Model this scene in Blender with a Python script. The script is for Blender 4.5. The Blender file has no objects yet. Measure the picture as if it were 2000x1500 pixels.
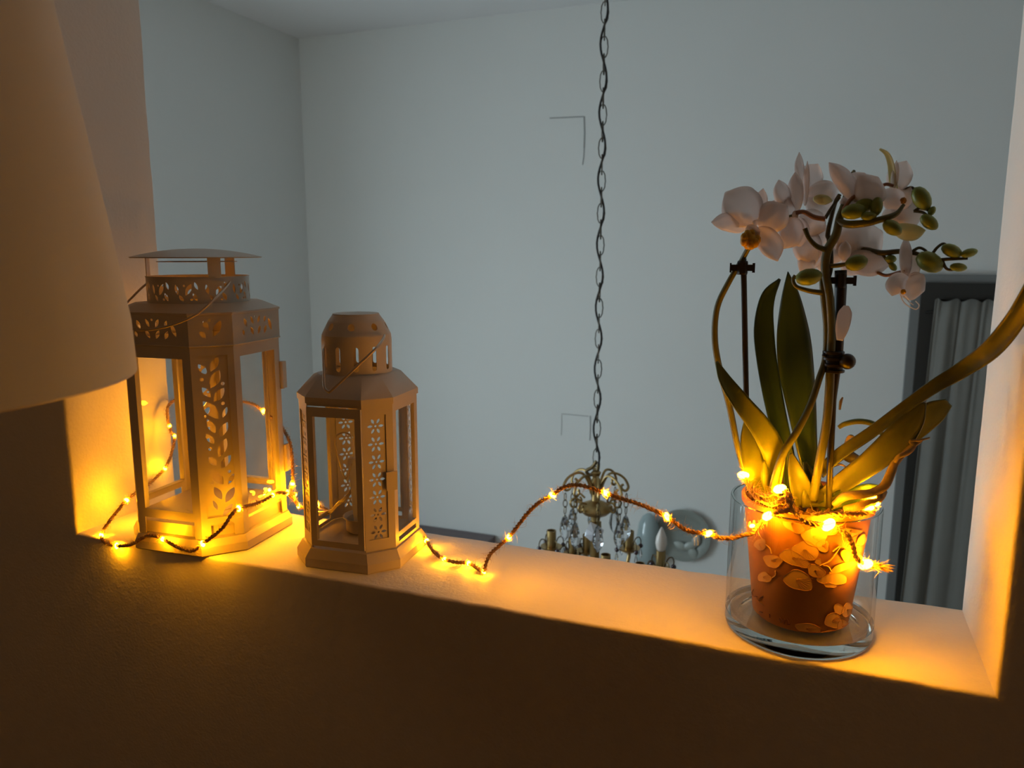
import bpy, bmesh, math, random
import numpy as np
from mathutils import Vector, Matrix, noise
from mathutils.geometry import tessellate_polygon
random.seed(7)
SC = bpy.context.scene
COL = SC.collection
PI = math.pi

# ------------------------------------------------------------------ camera
YAW, PITCH, ROLL, FPX = 0.37217, 0.166546, 0.00026, 1526.53
CAM = Vector((0.0, -0.717842, 0.370898))
fwd = Vector((-math.sin(YAW)*math.cos(PITCH), math.cos(YAW)*math.cos(PITCH), -math.sin(PITCH)))
rgt0 = Vector((math.cos(YAW), math.sin(YAW), 0)); up0 = rgt0.cross(fwd)
rgt = rgt0*math.cos(ROLL) + up0*math.sin(ROLL); upv = up0*math.cos(ROLL) - rgt0*math.sin(ROLL)
cd = bpy.data.cameras.new('camera'); cam = bpy.data.objects.new('camera', cd); COL.objects.link(cam)
M = Matrix((rgt, upv, -fwd)).transposed().to_4x4(); M.translation = CAM
cam.matrix_world = M
cd.sensor_width = 36; cd.lens = FPX/2000*36; cd.clip_start = .01
cd.dof.use_dof = True; cd.dof.focus_distance = .86; cd.dof.aperture_fstop = 10
SC.camera = cam

# ------------------------------------------------------------------ world, light, exposure
W = bpy.data.worlds.new('world'); SC.world = W; W.use_nodes = True
W.node_tree.nodes['Background'].inputs[0].default_value = (.02, .03, .05, 1)
W.node_tree.nodes['Background'].inputs[1].default_value = .2
vs = SC.view_settings
vs.view_transform = 'Standard'; vs.look = 'None'; vs.gamma = 1; vs.exposure = 0.0; vs.use_curve_mapping = False
SC.cycles.sample_clamp_indirect = 4
SC.cycles.max_bounces = 10; SC.cycles.diffuse_bounces = 5; SC.cycles.transparent_max_bounces = 16
SC.cycles.transmission_bounces = 8; SC.cycles.caustics_refractive = True; SC.cycles.blur_glossy = 1.0

def area(name, loc, aim, sx, sy, power, color):
    l = bpy.data.lights.new(name, 'AREA'); l.shape = 'RECTANGLE'; l.size = sx; l.size_y = sy
    l.energy = power; l.color = color
    o = bpy.data.objects.new(name, l); COL.objects.link(o)
    o.location = loc; o.rotation_euler = (Vector(aim)-Vector(loc)).to_track_quat('-Z', 'Y').to_euler()
    return o
# dusk daylight through the tall window in the far room's left wall, out of frame beside the opening
area('window_daylight', (-2.372, .64, -.30), (0, .64, -.30), .72, 1.4, 27.0, (.74, .92, 1.03))
# added dim warm fill, brightens the near room from the left; no lamp there
area('near_room_fill', (-1.2, -1.9, 1.3), (-1.0, -.6, -.2), .4, .4, .75, (1.0, .66, .32))
BULB_STRENGTH = 420.0
BULB_COLOR = (1.0, .36, .0022)

# ------------------------------------------------------------------ helpers
def W_(px, py, Y):
    v = fwd + rgt*((px-1000)/FPX) + upv*((750-py)/FPX)
    return CAM + v*((Y-CAM.y)/v.y)
def Z_(px, py, z=0.0):
    v = fwd + rgt*((px-1000)/FPX) + upv*((750-py)/FPX)
    return CAM + v*((z-CAM.z)/v.z)

MATS = {}
def mat(name, color=(.8, .8, .8), rough=.5, metal=0.0, bump=0.0, bscale=50.0, var=0.0, vscale=6.0, spec=None, trans=0.0, sub=0.0, coat=0.0, dist=.001, stretch=None):
    m = bpy.data.materials.new(name); m.use_nodes = True; nt = m.node_tree; N = nt.nodes; L = nt.links
    b = N['Principled BSDF']; b.inputs['Base Color'].default_value = (*color, 1)
    b.inputs['Roughness'].default_value = rough; b.inputs['Metallic'].default_value = metal
    if spec is not None: b.inputs['Specular IOR Level'].default_value = spec
    if coat: b.inputs['Coat Weight'].default_value = coat
    tc = N.new('ShaderNodeTexCoord'); mp = N.new('ShaderNodeMapping'); L.new(tc.outputs['Object'], mp.inputs['Vector'])
    if stretch: mp.inputs['Scale'].default_value = stretch
    if var:
        n = N.new('ShaderNodeTexNoise'); n.inputs['Scale'].default_value = vscale; n.inputs['Detail'].default_value = 5
        L.new(mp.outputs[0], n.inputs['Vector'])
        r = N.new('ShaderNodeMix'); r.data_type = 'RGBA'
        r.inputs[6].default_value = (*[c*(1-var) for c in color], 1); r.inputs[7].default_value = (*[min(1, c*(1+var)) for c in color], 1)
        L.new(n.outputs[0], r.inputs[0]); L.new(r.outputs[2], b.inputs['Base Color'])
    if bump:
        n2 = N.new('ShaderNodeTexNoise'); n2.inputs['Scale'].default_value = bscale; n2.inputs['Detail'].default_value = 4
        L.new(mp.outputs[0], n2.inputs['Vector'])
        bp = N.new('ShaderNodeBump'); bp.inputs['Strength'].default_value = bump; bp.inputs['Distance'].default_value = dist
        L.new(n2.outputs[0], bp.inputs['Height']); L.new(bp.outputs[0], b.inputs['Normal'])
    if trans:
        t = N.new('ShaderNodeBsdfTranslucent'); t.inputs[0].default_value = (*color, 1)
        mx = N.new('ShaderNodeMixShader'); mx.inputs[0].default_value = trans
        L.new(b.outputs[0], mx.inputs[1]); L.new(t.outputs[0], mx.inputs[2]); L.new(mx.outputs[0], N['Material Output'].inputs[0])
    MATS[name] = m
    return m
def thin_glass(name, tint=(1, 1, 1), f=1.45, dirt=0.0):
    m = bpy.data.materials.new(name); m.use_nodes = True; nt = m.node_tree; N = nt.nodes; L = nt.links; N.clear()
    o = N.new('ShaderNodeOutputMaterial'); t = N.new('ShaderNodeBsdfTransparent'); t.inputs[0].default_value = (*tint, 1)
    g = N.new('ShaderNodeBsdfGlossy'); g.inputs['Roughness'].default_value = .02
    fr = N.new('ShaderNodeFresnel'); geo = N.new('ShaderNodeNewGeometry')
    mi = N.new('ShaderNodeMapRange'); mi.inputs[3].default_value = f; mi.inputs[4].default_value = 1/f   # same reflectance from both sides of the sheet
    L.new(geo.outputs['Backfacing'], mi.inputs[0]); L.new(mi.outputs[0], fr.inputs[0])
    mx = N.new('ShaderNodeMixShader'); L.new(fr.outputs[0], mx.inputs[0]); L.new(t.outputs[0], mx.inputs[1]); L.new(g.outputs[0], mx.inputs[2])
    last = mx
    if dirt:
        d = N.new('ShaderNodeBsdfDiffuse'); d.inputs[0].default_value = (.7, .7, .7, 1)
        tc = N.new('ShaderNodeTexCoord'); n = N.new('ShaderNodeTexNoise'); n.inputs['Scale'].default_value = 25; n.inputs['Detail'].default_value = 6
        L.new(tc.outputs['Object'], n.inputs[0])
        mr = N.new('ShaderNodeMapRange'); mr.inputs[1].default_value = .4; mr.inputs[2].default_value = .8; mr.inputs[3].default_value = dirt*.3; mr.inputs[4].default_value = dirt
        L.new(n.outputs[0], mr.inputs[0])
        m2 = N.new('ShaderNodeMixShader'); L.new(mr.outputs[0], m2.inputs[0]); L.new(mx.outputs[0], m2.inputs[1]); L.new(d.outputs[0], m2.inputs[2]); last = m2
    L.new(last.outputs[0], o.inputs[0])
    return m
def solid_glass(name, rough=0.0, ior=1.5, color=(1, 1, 1)):
    m = bpy.data.materials.new(name); m.use_nodes = True; N = m.node_tree.nodes; L = m.node_tree.links; N.clear()
    o = N.new('ShaderNodeOutputMaterial'); g = N.new('ShaderNodeBsdfGlass'); g.inputs['IOR'].default_value = ior
    g.inputs['Roughness'].default_value = rough; g.inputs['Color'].default_value = (*color, 1); L.new(g.outputs[0], o.inputs[0])
    return m
def emit(name, color, s):
    m = bpy.data.materials.new(name); m.use_nodes = True; N = m.node_tree.nodes; L = m.node_tree.links; N.clear()
    o = N.new('ShaderNodeOutputMaterial'); e = N.new('ShaderNodeEmission'); e.inputs[0].default_value = (*color, 1); e.inputs[1].default_value = s
    L.new(e.outputs[0], o.inputs[0]); return m

class MB:
    """collects vertices and faces for one mesh"""
    def __init__(s): s.v = []; s.f = []
    def add(s, V, F, mx=None):
        k = len(s.v)
        s.v += [tuple(mx @ Vector(p)) if mx else tuple(p) for p in V]
        s.f += [tuple(i+k for i in f) for f in F]
        return s
    def box(s, x0, x1, y0, y1, z0, z1, mx=None):
        V = [(x, y, z) for x in (x0, x1) for y in (y0, y1) for z in (z0, z1)]
        return s.add(V, [(0, 1, 3, 2), (4, 6, 7, 5), (0, 4, 5, 1), (2, 3, 7, 6), (0, 2, 6, 4), (1, 5, 7, 3)], mx)
    def lathe(s, prof, n=32, mx=None, cap=True, closed=False):
        V = []; F = []
        for r, z in prof:
            for i in range(n):
                a = 2*PI*i/n; V.append((r*math.cos(a), r*math.sin(a), z))
        m = len(prof)
        for j in range(m-1 + (1 if closed else 0)):
            j2 = (j+1) % m
            for i in range(n):
                k = (i+1) % n; F.append((j*n+i, j*n+k, j2*n+k, j2*n+i))
        if cap and not closed: F.append(tuple(range(n-1, -1, -1))); F.append(tuple((m-1)*n+i for i in range(n)))
        return s.add(V, F, mx)
    def tube(s, pts, rad, n=8, mx=None, flat=1.0, cap=True):
        pts = [Vector(p) for p in pts]; m = len(pts)
        if not hasattr(rad, '__len__'): rad = [rad]*m
        T = [(pts[min(i+1, m-1)]-pts[max(i-1, 0)]).normalized() for i in range(m)]
        a = Vector((0, 0, 1)) if abs(T[0].z) < .9 else Vector((1, 0, 0))
        u = T[0].cross(a).normalized(); V = []; F = []
        for i in range(m):
            u = (u - T[i]*u.dot(T[i])).normalized(); w = T[i].cross(u)
            for k in range(n):
                t = 2*PI*k/n; V.append(pts[i] + (u*math.cos(t) + w*math.sin(t)*flat)*rad[i])
        for i in range(m-1):
            for k in range(n):
                q = (k+1) % n; F.append((i*n+k, i*n+q, (i+1)*n+q, (i+1)*n+k))
        if cap: F.append(tuple(range(n-1, -1, -1))); F.append(tuple((m-1)*n+i for i in range(n)))
        return s.add(V, F, mx)
    def ball(s, c, r, n=8, m=6, sc=(1, 1, 1), mx=None):
        V = [(c[0], c[1], c[2]-r*sc[2])]; F = []
        for j in range(1, m):
            p = PI*j/m
            for i in range(n):
                a = 2*PI*i/n; V.append((c[0]+r*sc[0]*math.sin(p)*math.cos(a), c[1]+r*sc[1]*math.sin(p)*math.sin(a), c[2]-r*sc[2]*math.cos(p)))
        V.append((c[0], c[1], c[2]+r*sc[2])); e = len(V)-1
        for i in range(n):
            k = (i+1) % n; F.append((0, 1+k, 1+i)); F.append((e, e-n+i, e-n+k))
            for j in range(m-2): F.append((1+j*n+i, 1+j*n+k, 1+(j+1)*n+k, 1+(j+1)*n+i))
        return s.add(V, F, mx)
    def rings(s, R, mx=None, cap=True, closed=False):
        n = len(R[0]); m = len(R); V = [p for r in R for p in r]; F = []
        for j in range(m-1 + (1 if closed else 0)):
            j2 = (j+1) % m
            for i in range(n):
                k = (i+1) % n; F.append((j*n+i, j*n+k, j2*n+k, j2*n+i))
        if cap and not closed: F.append(tuple(range(n-1, -1, -1))); F.append(tuple((m-1)*n+i for i in range(n)))
        return s.add(V, F, mx)
    def grid(s, G, thick=0.0, mx=None):
        """G[i][j] points; a two sided sheet, given thickness along its normals if thick"""
        n = len(G); m = len(G[0]); V = [Vector(p) for r in G for p in r]
        F = [(i*m+j, i*m+j+1, (i+1)*m+j+1, (i+1)*m+j) for i in range(n-1) for j in range(m-1)]
        if thick:
            Nn = [Vector() for _ in V]
            for f in F:
                nn = (V[f[2]]-V[f[0]]).cross(V[f[3]]-V[f[1]])
                for i in f: Nn[i] += nn
            B = [v - (q.normalized() if q.length > 0 else q)*thick for v, q in zip(V, Nn)]; k = len(V)
            F2 = [tuple(i+k for i in reversed(f)) for f in F]
            per = [i*m for i in range(n)] + [(n-1)*m+j for j in range(1, m)] + [i*m+m-1 for i in range(n-2, -1, -1)] + [j for j in range(m-2, 0, -1)]
            S = [(per[a], per[(a+1) % len(per)], per[(a+1) % len(per)]+k, per[a]+k) for a in range(len(per))]
            V = V+B; F = F+F2+S
        return s.add(V, F, mx)
    def plate(s, loops, t, mapf, cutx=(), cuty=()):
        """flat polygon with holes, given depth t and laid on a surface by mapf(x, y, depth)"""
        tri = tessellate_polygon([[Vector((x, y, 0)) for x, y in lp] for lp in loops])
        pts = [p for lp in loops for p in lp]
        bm = bmesh.new(); vs_ = [bm.verts.new((x, y, 0)) for x, y in pts]
        for a, b, c in tri:
            try: bm.faces.new((vs_[a], vs_[b], vs_[c]))
            except ValueError: pass
        for c in cutx: bmesh.ops.bisect_plane(bm, geom=bm.verts[:]+bm.edges[:]+bm.faces[:], plane_co=(c, 0, 0), plane_no=(1, 0, 0), dist=1e-7)
        for c in cuty: bmesh.ops.bisect_plane(bm, geom=bm.verts[:]+bm.edges[:]+bm.faces[:], plane_co=(0, c, 0), plane_no=(0, 1, 0), dist=1e-7)
        bmesh.ops.recalc_face_normals(bm, faces=bm.faces[:])
        bm.verts.index_update(); bm.verts.ensure_lookup_table()
        P = [v.co.copy() for v in bm.verts]; k = len(P)
        V = [mapf(p.x, p.y, 0) for p in P]; F = []
        for f in bm.faces:
            q = [v.index for v in f.verts]
            if f.normal.z < 0: q.reverse()
            F.append(tuple(q))
            if t: F.append(tuple(i+k for i in reversed(q)))
        if t:
            V += [mapf(p.x, p.y, t) for p in P]
            for e in bm.edges:
                if len(e.link_faces) == 1:
                    a, b = e.verts[0].index, e.verts[1].index; F.append((a, b, b+k, a+k))
        bm.free()
        return s.add(V, F)
    def obj(s, name, material, parent=None, off=None, smooth=None, kind=None, label=None):
        me = bpy.data.meshes.new(name)
        V = s.v if off is None else [tuple(Vector(p)-off) for p in s.v]
        me.from_pydata(V, [], s.f); me.update()
        if smooth is not None:
            me.polygons.foreach_set('use_smooth', [True]*len(me.polygons))
            if smooth < 180: me.set_sharp_from_angle(angle=math.radians(smooth))
        if material: me.materials.append(material)
        o = bpy.data.objects.new(name, me); COL.objects.link(o)
        if parent: o.parent = parent
        if kind: o['kind'] = kind
        if label: o['label'] = label
        return o

def thing(name, label, cat, loc=(0, 0, 0), rz=0, group=None):
    o = bpy.data.objects.new(name, None); COL.objects.link(o); o.empty_display_size = .02
    o.location = loc; o.rotation_euler = (0, 0, rz); o['label'] = label; o['category'] = cat
    if group: o['group'] = group
    return o
def tag(o, label, cat, group=None):
    o['label'] = label; o['category'] = cat
    if group: o['group'] = group
    return o
def struct(o): o['kind'] = 'structure'; return o
def spline(P, k=8, closed=False):
    """Catmull-Rom through the points"""
    P = [Vector(p) for p in P]; out = []; n = len(P)
    for i in range(n if closed else n-1):
        if closed: p0, p1, p2, p3 = P[i-1], P[i], P[(i+1) % n], P[(i+2) % n]
        else: p1, p2 = P[i], P[i+1]; p0 = P[i-1] if i else p1*2-p2; p3 = P[i+2] if i+2 < n else p2*2-p1
        for j in range(k):
            t = j/k; out.append(.5*((2*p1) + (p2-p0)*t + (2*p0-5*p1+4*p2-p3)*t*t + (3*p1-p0-3*p2+p3)*t**3))
    if not closed: out.append(P[-1])
    return out
def lerp_list(R, n):
    m = len(R)-1; out = []
    for i in range(n):
        t = i/(n-1)*m; a = min(int(t), m-1); out.append(R[a]+(R[a+1]-R[a])*(t-a))
    return out

# ------------------------------------------------------------------ materials
plaster = mat('wall_plaster', (.80, .75, .68), .62, bump=.35, bscale=260, var=.03, vscale=4, dist=.0012)
def near_plaster():
    # orange-peel roller texture on the near wall
    m = plaster; nt = m.node_tree; N = nt.nodes; L = nt.links
    bp = [n for n in N if n.type == 'BUMP'][0]
    tc = [n for n in N if n.type == 'TEX_COORD'][0]
    v = N.new('ShaderNodeTexNoise'); v.inputs['Scale'].default_value = 90; v.inputs['Detail'].default_value = 2
    L.new(tc.outputs['Object'], v.inputs['Vector'])
    b2 = N.new('ShaderNodeBump'); b2.inputs['Strength'].default_value = .22; b2.inputs['Distance'].default_value = .0025
    L.new(v.outputs[0], b2.inputs['Height']); L.new(bp.outputs[0], b2.inputs['Normal'])
    L.new(b2.outputs[0], N['Principled BSDF'].inputs['Normal'])
near_plaster()
far_plaster = mat('far_wall_paint', (.74, .76, .745), .7, bump=.15, bscale=60, var=.025, vscale=2.5)
ceil_paint = mat('ceiling_paint', (.80, .81, .82), .8, bump=.1, bscale=50)
floor_tile = mat('floor_wood', (.22, .13, .07), .45, bump=.2, bscale=12, var=.25, vscale=3, stretch=(1, 12, 1))
lantern_paint = mat('cream_lantern_enamel', (.54, .465, .365), .42, bump=.06, bscale=900, var=.04, vscale=30, dist=.0003)
lantern_wire = mat('lantern_wire', (.52, .43, .33), .35, metal=.6)
pane_glass = thin_glass('pane_glass', (.97, .98, .97), 1.35, .06)
vase_glass = thin_glass('vase_wall_glass', (.97, .985, .98), 1.5)
base_glass = solid_glass('vase_base_glass', 0.0, 1.5, (.98, 1, .99))

# ------------------------------------------------------------------ the near wall with its opening
D = .1753; XL = -.9048; XR = .1605; ZT = 1.02
FLOOR_N, FLOOR_F, CEIL = -1.15, -1.85, 1.38
def rect(x0, x1, z0, z1, y, nx=1, nz=1):
    P = []
    for i in range(nx): P.append((x0+(x1-x0)*i/nx, y, z0))
    for i in range(nz): P.append((x1, y, z0+(z1-z0)*i/nz))
    for i in range(nx): P.append((x1-(x1-x0)*i/nx, y, z1))
    for i in range(nz): P.append((x0, y, z1-(z1-z0)*i/nz))
    return P
def near_wall():
    m = MB(); R = []; r = .0035; nx, nz = 150, 60
    OX0, OX1 = -2.45, 2.4
    R.append(rect(OX0, OX1, FLOOR_F, CEIL, 0, nx, nz))
    def soft(g, y):
        L = rect(XL-g, XR+g, -g, ZT+g, y, nx, nz)
        out = []
        for p in L:
            v = Vector(p); j = noise.noise(v*38)*.0011 + noise.noise(v*11)*.0009
            out.append((v.x, v.y, v.z) if g == 0 and (y > .01 and y < D-.01) else (v.x+j*.6, v.y+j*.4, v.z+j*.6))
        return out
    R.append(soft(r*2.5, 0))
    for k in range(0, 5):
        a = PI/2*k/4; R.append(soft(r*(1-math.sin(a)), r*(1-math.cos(a))))
    for k in range(1, 6): R.append(soft(0, r+(D-2*r)*k/6))
    for k in range(0, 5):
        a = PI/2*k/4; R.append(soft(r*(1-math.cos(a)), D-r*(1-math.sin(a))))
    R.append(rect(OX0, OX1, FLOOR_F, CEIL, D, nx, nz))
    m.rings(R, cap=False)
    # outer rim closes the slab
    n = len(R[0]); k0 = 0; k1 = (len(R)-1)*n
    m.f += [(k0+(i+1) % n, k0+i, k1+i, k1+(i+1) % n) for i in range(n)]
    return struct(m.obj('wall_front', plaster, smooth=50))
near_wall()

def slab(name, x0, x1, y0, y1, z0, z1, ma): return struct(MB().box(x0, x1, y0, y1, z0, z1).obj(name, ma))
YB = 2.6; XC = -2.39; XF = 2.3
slab('wall_back', XC-.1, XF+.1, YB, YB+.12, FLOOR_F, CEIL, far_plaster)
slab('wall_left', XC-.12, XC, D+.0, YB, FLOOR_F, CEIL, far_plaster)
slab('wall_right', XF, XF+.12, D, YB, FLOOR_F, CEIL, far_plaster)
slab('ceiling', -2.6, 2.6, -2.6, YB+.12, CEIL, CEIL+.1, ceil_paint)
slab('floor', -2.6, 2.6, D, YB+.12, FLOOR_F-.1, FLOOR_F, floor_tile)
slab('floor_landing', -2.6, 2.6, -2.6, 0, FLOOR_N-.1, FLOOR_N, floor_tile)
slab('wall_rear', -2.6, 2.6, -2.6, -2.48, FLOOR_N, CEIL, plaster)
slab('wall_landing_left', -1.9, -1.8, -2.48, 0, FLOOR_N, CEIL, plaster)
slab('wall_landing_right', 1.6, 1.7, -2.48, 0, FLOOR_N, CEIL, plaster)

# the tall window that lights the far room: frame and glazing bars on the left wall
def side_window():
    white = mat('window_frame_white', (.7, .7, .68), .5)
    m = MB(); x0, x1 = XC, XC+.05; y0, y1, z0, z1 = .26, 1.02, -1.03, .43
    m.box(x0, x1, y0-.05, y0, z0-.05, z1+.05); m.box(x0, x1, y1, y1+.05, z0-.05, z1+.05); m.box(x0, x1, y0, y1, z0-.05, z0); m.box(x0, x1, y0, y1, z1, z1+.05)
    w = struct(m.obj('window_1', white))
    MB().box(x0+.022, x1, .625, .655, z0, z1).obj('mullion', white, w)
    for z in (-.55, -.06): MB().box(x0+.022, x1-.01, y0, y1, z-.012, z+.012).obj('glazing_bar', white, w)
side_window()

# plaster cracks / access flap outlines on the far wall
crack = mat('plaster_crack', (.36, .37, .37), .9)
wb = bpy.data.objects['wall_back']
for (x0, y0, x1, y1, w) in ((1074, 231, 1141, 228, .0022), (1141, 228, 1141, 290, .003), (1141, 290, 1138, 322, .002), (1153, 812, 1152, 860, .0022), (1097, 808, 1150, 813, .0014), (1097, 810, 1096, 850, .0012)):
    a = W_(x0, y0, YB); b = W_(x1, y1, YB); a.y = b.y = YB-.0012
    MB().tube([a, (a+b)/2+Vector((.002, 0, 0)), b], w, 5).obj('plaster_crack', crack, wb)

# ------------------------------------------------------------------ curtained door in the far room
def far_door():
    dark = mat('dark_door_paint', (.024, .024, .022), .5, bump=.15, bscale=30, stretch=(6, 6, 1))
    casing = mat('grey_door_casing', (.20, .21, .21), .6)
    a = W_(1800, 545, YB-.02); X0 = a.x; Z1 = .262; X1 = X0+.95
    d = MB(); y0 = YB-.055; y1 = YB
    d.box(X0, X0+.065, y0, y1, FLOOR_F, Z1); d.box(X1-.065, X1, y0, y1, FLOOR_F, Z1); d.box(X0+.065, X1-.065, y0, y1, Z1-.06, Z1)
    door = struct(d.obj('door_1', dark))
    c = MB(); c.box(X0-.03, X0, y0+.02, y1, FLOOR_F, Z1+.03); c.box(X1, X1+.03, y0+.02, y1, FLOOR_F, Z1+.03); c.box(X0, X1, y0+.02, y1, Z1, Z1+.03)
    c.obj('door_casing', casing, door)
    i = MB(); q0, q1 = X0+.065, X1-.065; zt = Z1-.06
    i.box(q0, q0+.05, y0+.015, y1, FLOOR_F, zt); i.box(q1-.05, q1, y0+.015, y1, FLOOR_F, zt); i.box(q0+.05, q1-.05, y0+.015, y1, zt-.045, zt); i.box(q0+.05, q1-.05, y0+.015, y1, FLOOR_F, FLOOR_F+.25)
    i.obj('door_sash', dark, door)
    MB().box(q0+.05, q1-.05, YB-.012, YB-.006, FLOOR_F+.25, zt-.045).obj('door_pane', mat('night_glass', (.02, .022, .025), .1), door)
    MB().box(q1-.03, q1-.012, y0-.008, y0+.015, -.95, -.80).obj('door_handle', mat('handle_brass', (.5, .36, .15), .3, 1), door)
    # gathered curtain on a thin rod
    cl = mat('curtain_linen', (.235, .235, .215), .85, bump=.3, bscale=400, var=.06, vscale=20, trans=.12)
    t = thing('curtain', 'grey gathered linen curtain hanging on the dark door at the right', 'curtain', ((q0+q1)/2, y0-.03, FLOOR_F+.1))
    off = Vector(t.location)
    tl = W_(1822, 592, y0-.025); zt2 = tl.z
    bl = W_(1757, 1160, y0-.025)
    n, m = 150, 26; G = []
    for j in range(m):
        s = j/(m-1); z = zt2 - s*(zt2-FLOOR_F-.1)
        tt = (zt2-z)/(zt2-bl.z)
        xl = tl.x+(bl.x-tl.x)*tt*1.0; xr = q1-.01; row = []
        for i in range(n):
            u = i/(n-1); amp = .006+.010*min(1, s*3)
            ph = u*70 + .6*math.sin(u*9+s*1.3); y = y0-.028+amp*math.sin(ph)*(.6+.4*math.sin(u*23)) + .004*math.sin(u*180)*(1-s)**3
            top = .006*math.sin(u*95)*max(0, 1-s*12)+.012*max(0, 1-s*12)
            row.append((xl+(xr-xl)*u + .006*math.cos(ph), y, z+top))
        G.append(row)
    MB().grid(G, .0012).obj('curtain_cloth', cl, t, off, smooth=180)
    MB().tube([(tl.x-.02, y0-.006, zt2-.035), (q1, y0-.006, zt2-.035)], .0045, 10).obj('curtain_rod', dark, t, off, smooth=40)
far_door()

# low dark cabinet against the far wall
def cabinet():
    wood = mat('dark_cabinet_wood', (.15, .115, .12), .5, bump=.2, bscale=8, var=.3, vscale=5, stretch=(1, 10, 10))
    a = W_(967, 1046, 2.59); X1 = a.x; X0 = X1-1.05; zt = a.z
    t = thing('cabinet', 'low dark brown cabinet against the far wall behind the small lantern', 'cabinet', ((X0+X1)/2, 2.45, FLOOR_F))
    off = Vector(t.location)
    MB().box(X0-.015, X1, 2.47, 2.59, zt-.035, zt).obj('cabinet_top', wood, t, off)
    MB().box(X0, X1-.015, 2.49, 2.59, FLOOR_F, zt-.035).obj('cabinet_body', wood, t, off)
    w = (X1-X0-.015)/2
    for k in range(2):
        d = MB().box(X0+w*k+.008, X0+w*(k+1)-.008, 2.472, 2.49, FLOOR_F+.08, zt-.05).obj('cabinet_door', wood, t, off)
        MB().ball((X0+w*(k+.85 if k == 0 else k+.15), 2.462, (zt+FLOOR_F)/2), .012).obj('knob', lantern_wire, d, off, smooth=60)
cabinet()

# round plate and glass bell hung on the far wall
def wall_plate():
    cer = mat('grey_green_ceramic', (.26, .29, .265), .35, var=.18, vscale=9)
    c = W_(1334, 1046, YB-.03); R = .118
    t = thing('wall_plate', 'round grey-green decorative plate with leaf relief hung on far wall', 'plate', (c.x, YB, c.z))
    off = Vector(t.location); mx = Matrix.Translation((c.x, YB-.004, c.z)) @ Matrix.Rotation(PI/2, 4, 'X')
    MB().lathe([(.001, .006), (R*.55, .008), (R*.7, .014), (R*.97, .028), (R, .027), (R*.98, .022), (R*.7, .006), (.001, .0)], 48, mx, cap=False).obj('dish', cer, t, off, smooth=50)
    lf = mat('pale_relief_glaze', (.36, .40, .37), .3)
    for (du, dv, L, a) in ((.03, -.045, .075, 25), (.055, -.02, .06, 70), (-.01, -.05, .06, -25), (.045, -.075, .06, 120)):
        ca, sa = math.cos(math.radians(a)), math.sin(math.radians(a)); G = []
        for i in range(9):
            s = i/8; w = .017*math.sin(PI*s)**.8
            G.append([(c.x+du+ca*(s-.5)*L-sa*w*q, YB-.026-.008*math.sin(PI*s)*(1-q*q), c.z+dv+sa*(s-.5)*L+ca*w*q) for q in (-1, -.5, 0, .5, 1)])
        MB().grid(G, .003).obj('leaf_relief', lf, t, off, smooth=60)
    b = W_(1266, 1046, YB-.05)
    g = mat('pale_teal_glass', (.33, .42, .43), .12, spec=.9)
    t2 = thing('glass_sconce', 'pale teal bullet-shaped glass wall light beside the round plate', 'wall light', (b.x, YB, b.z-.14))
    off = Vector(t2.location); mx = Matrix.Translation((b.x, YB-.05, b.z-.13))
    MB().lathe([(.035, 0), (.048, .01), (.052, .06), (.05, .13), (.042, .185), (.028, .215), (.012, .23), (.001, .233)], 32, mx).obj('shade', g, t2, off, smooth=60)
    MB().box(b.x-.02, b.x+.02, YB-.02, YB, b.z-.10, b.z-.02).obj('wall_bracket', lantern_wire, t2, off)
wall_plate()

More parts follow.
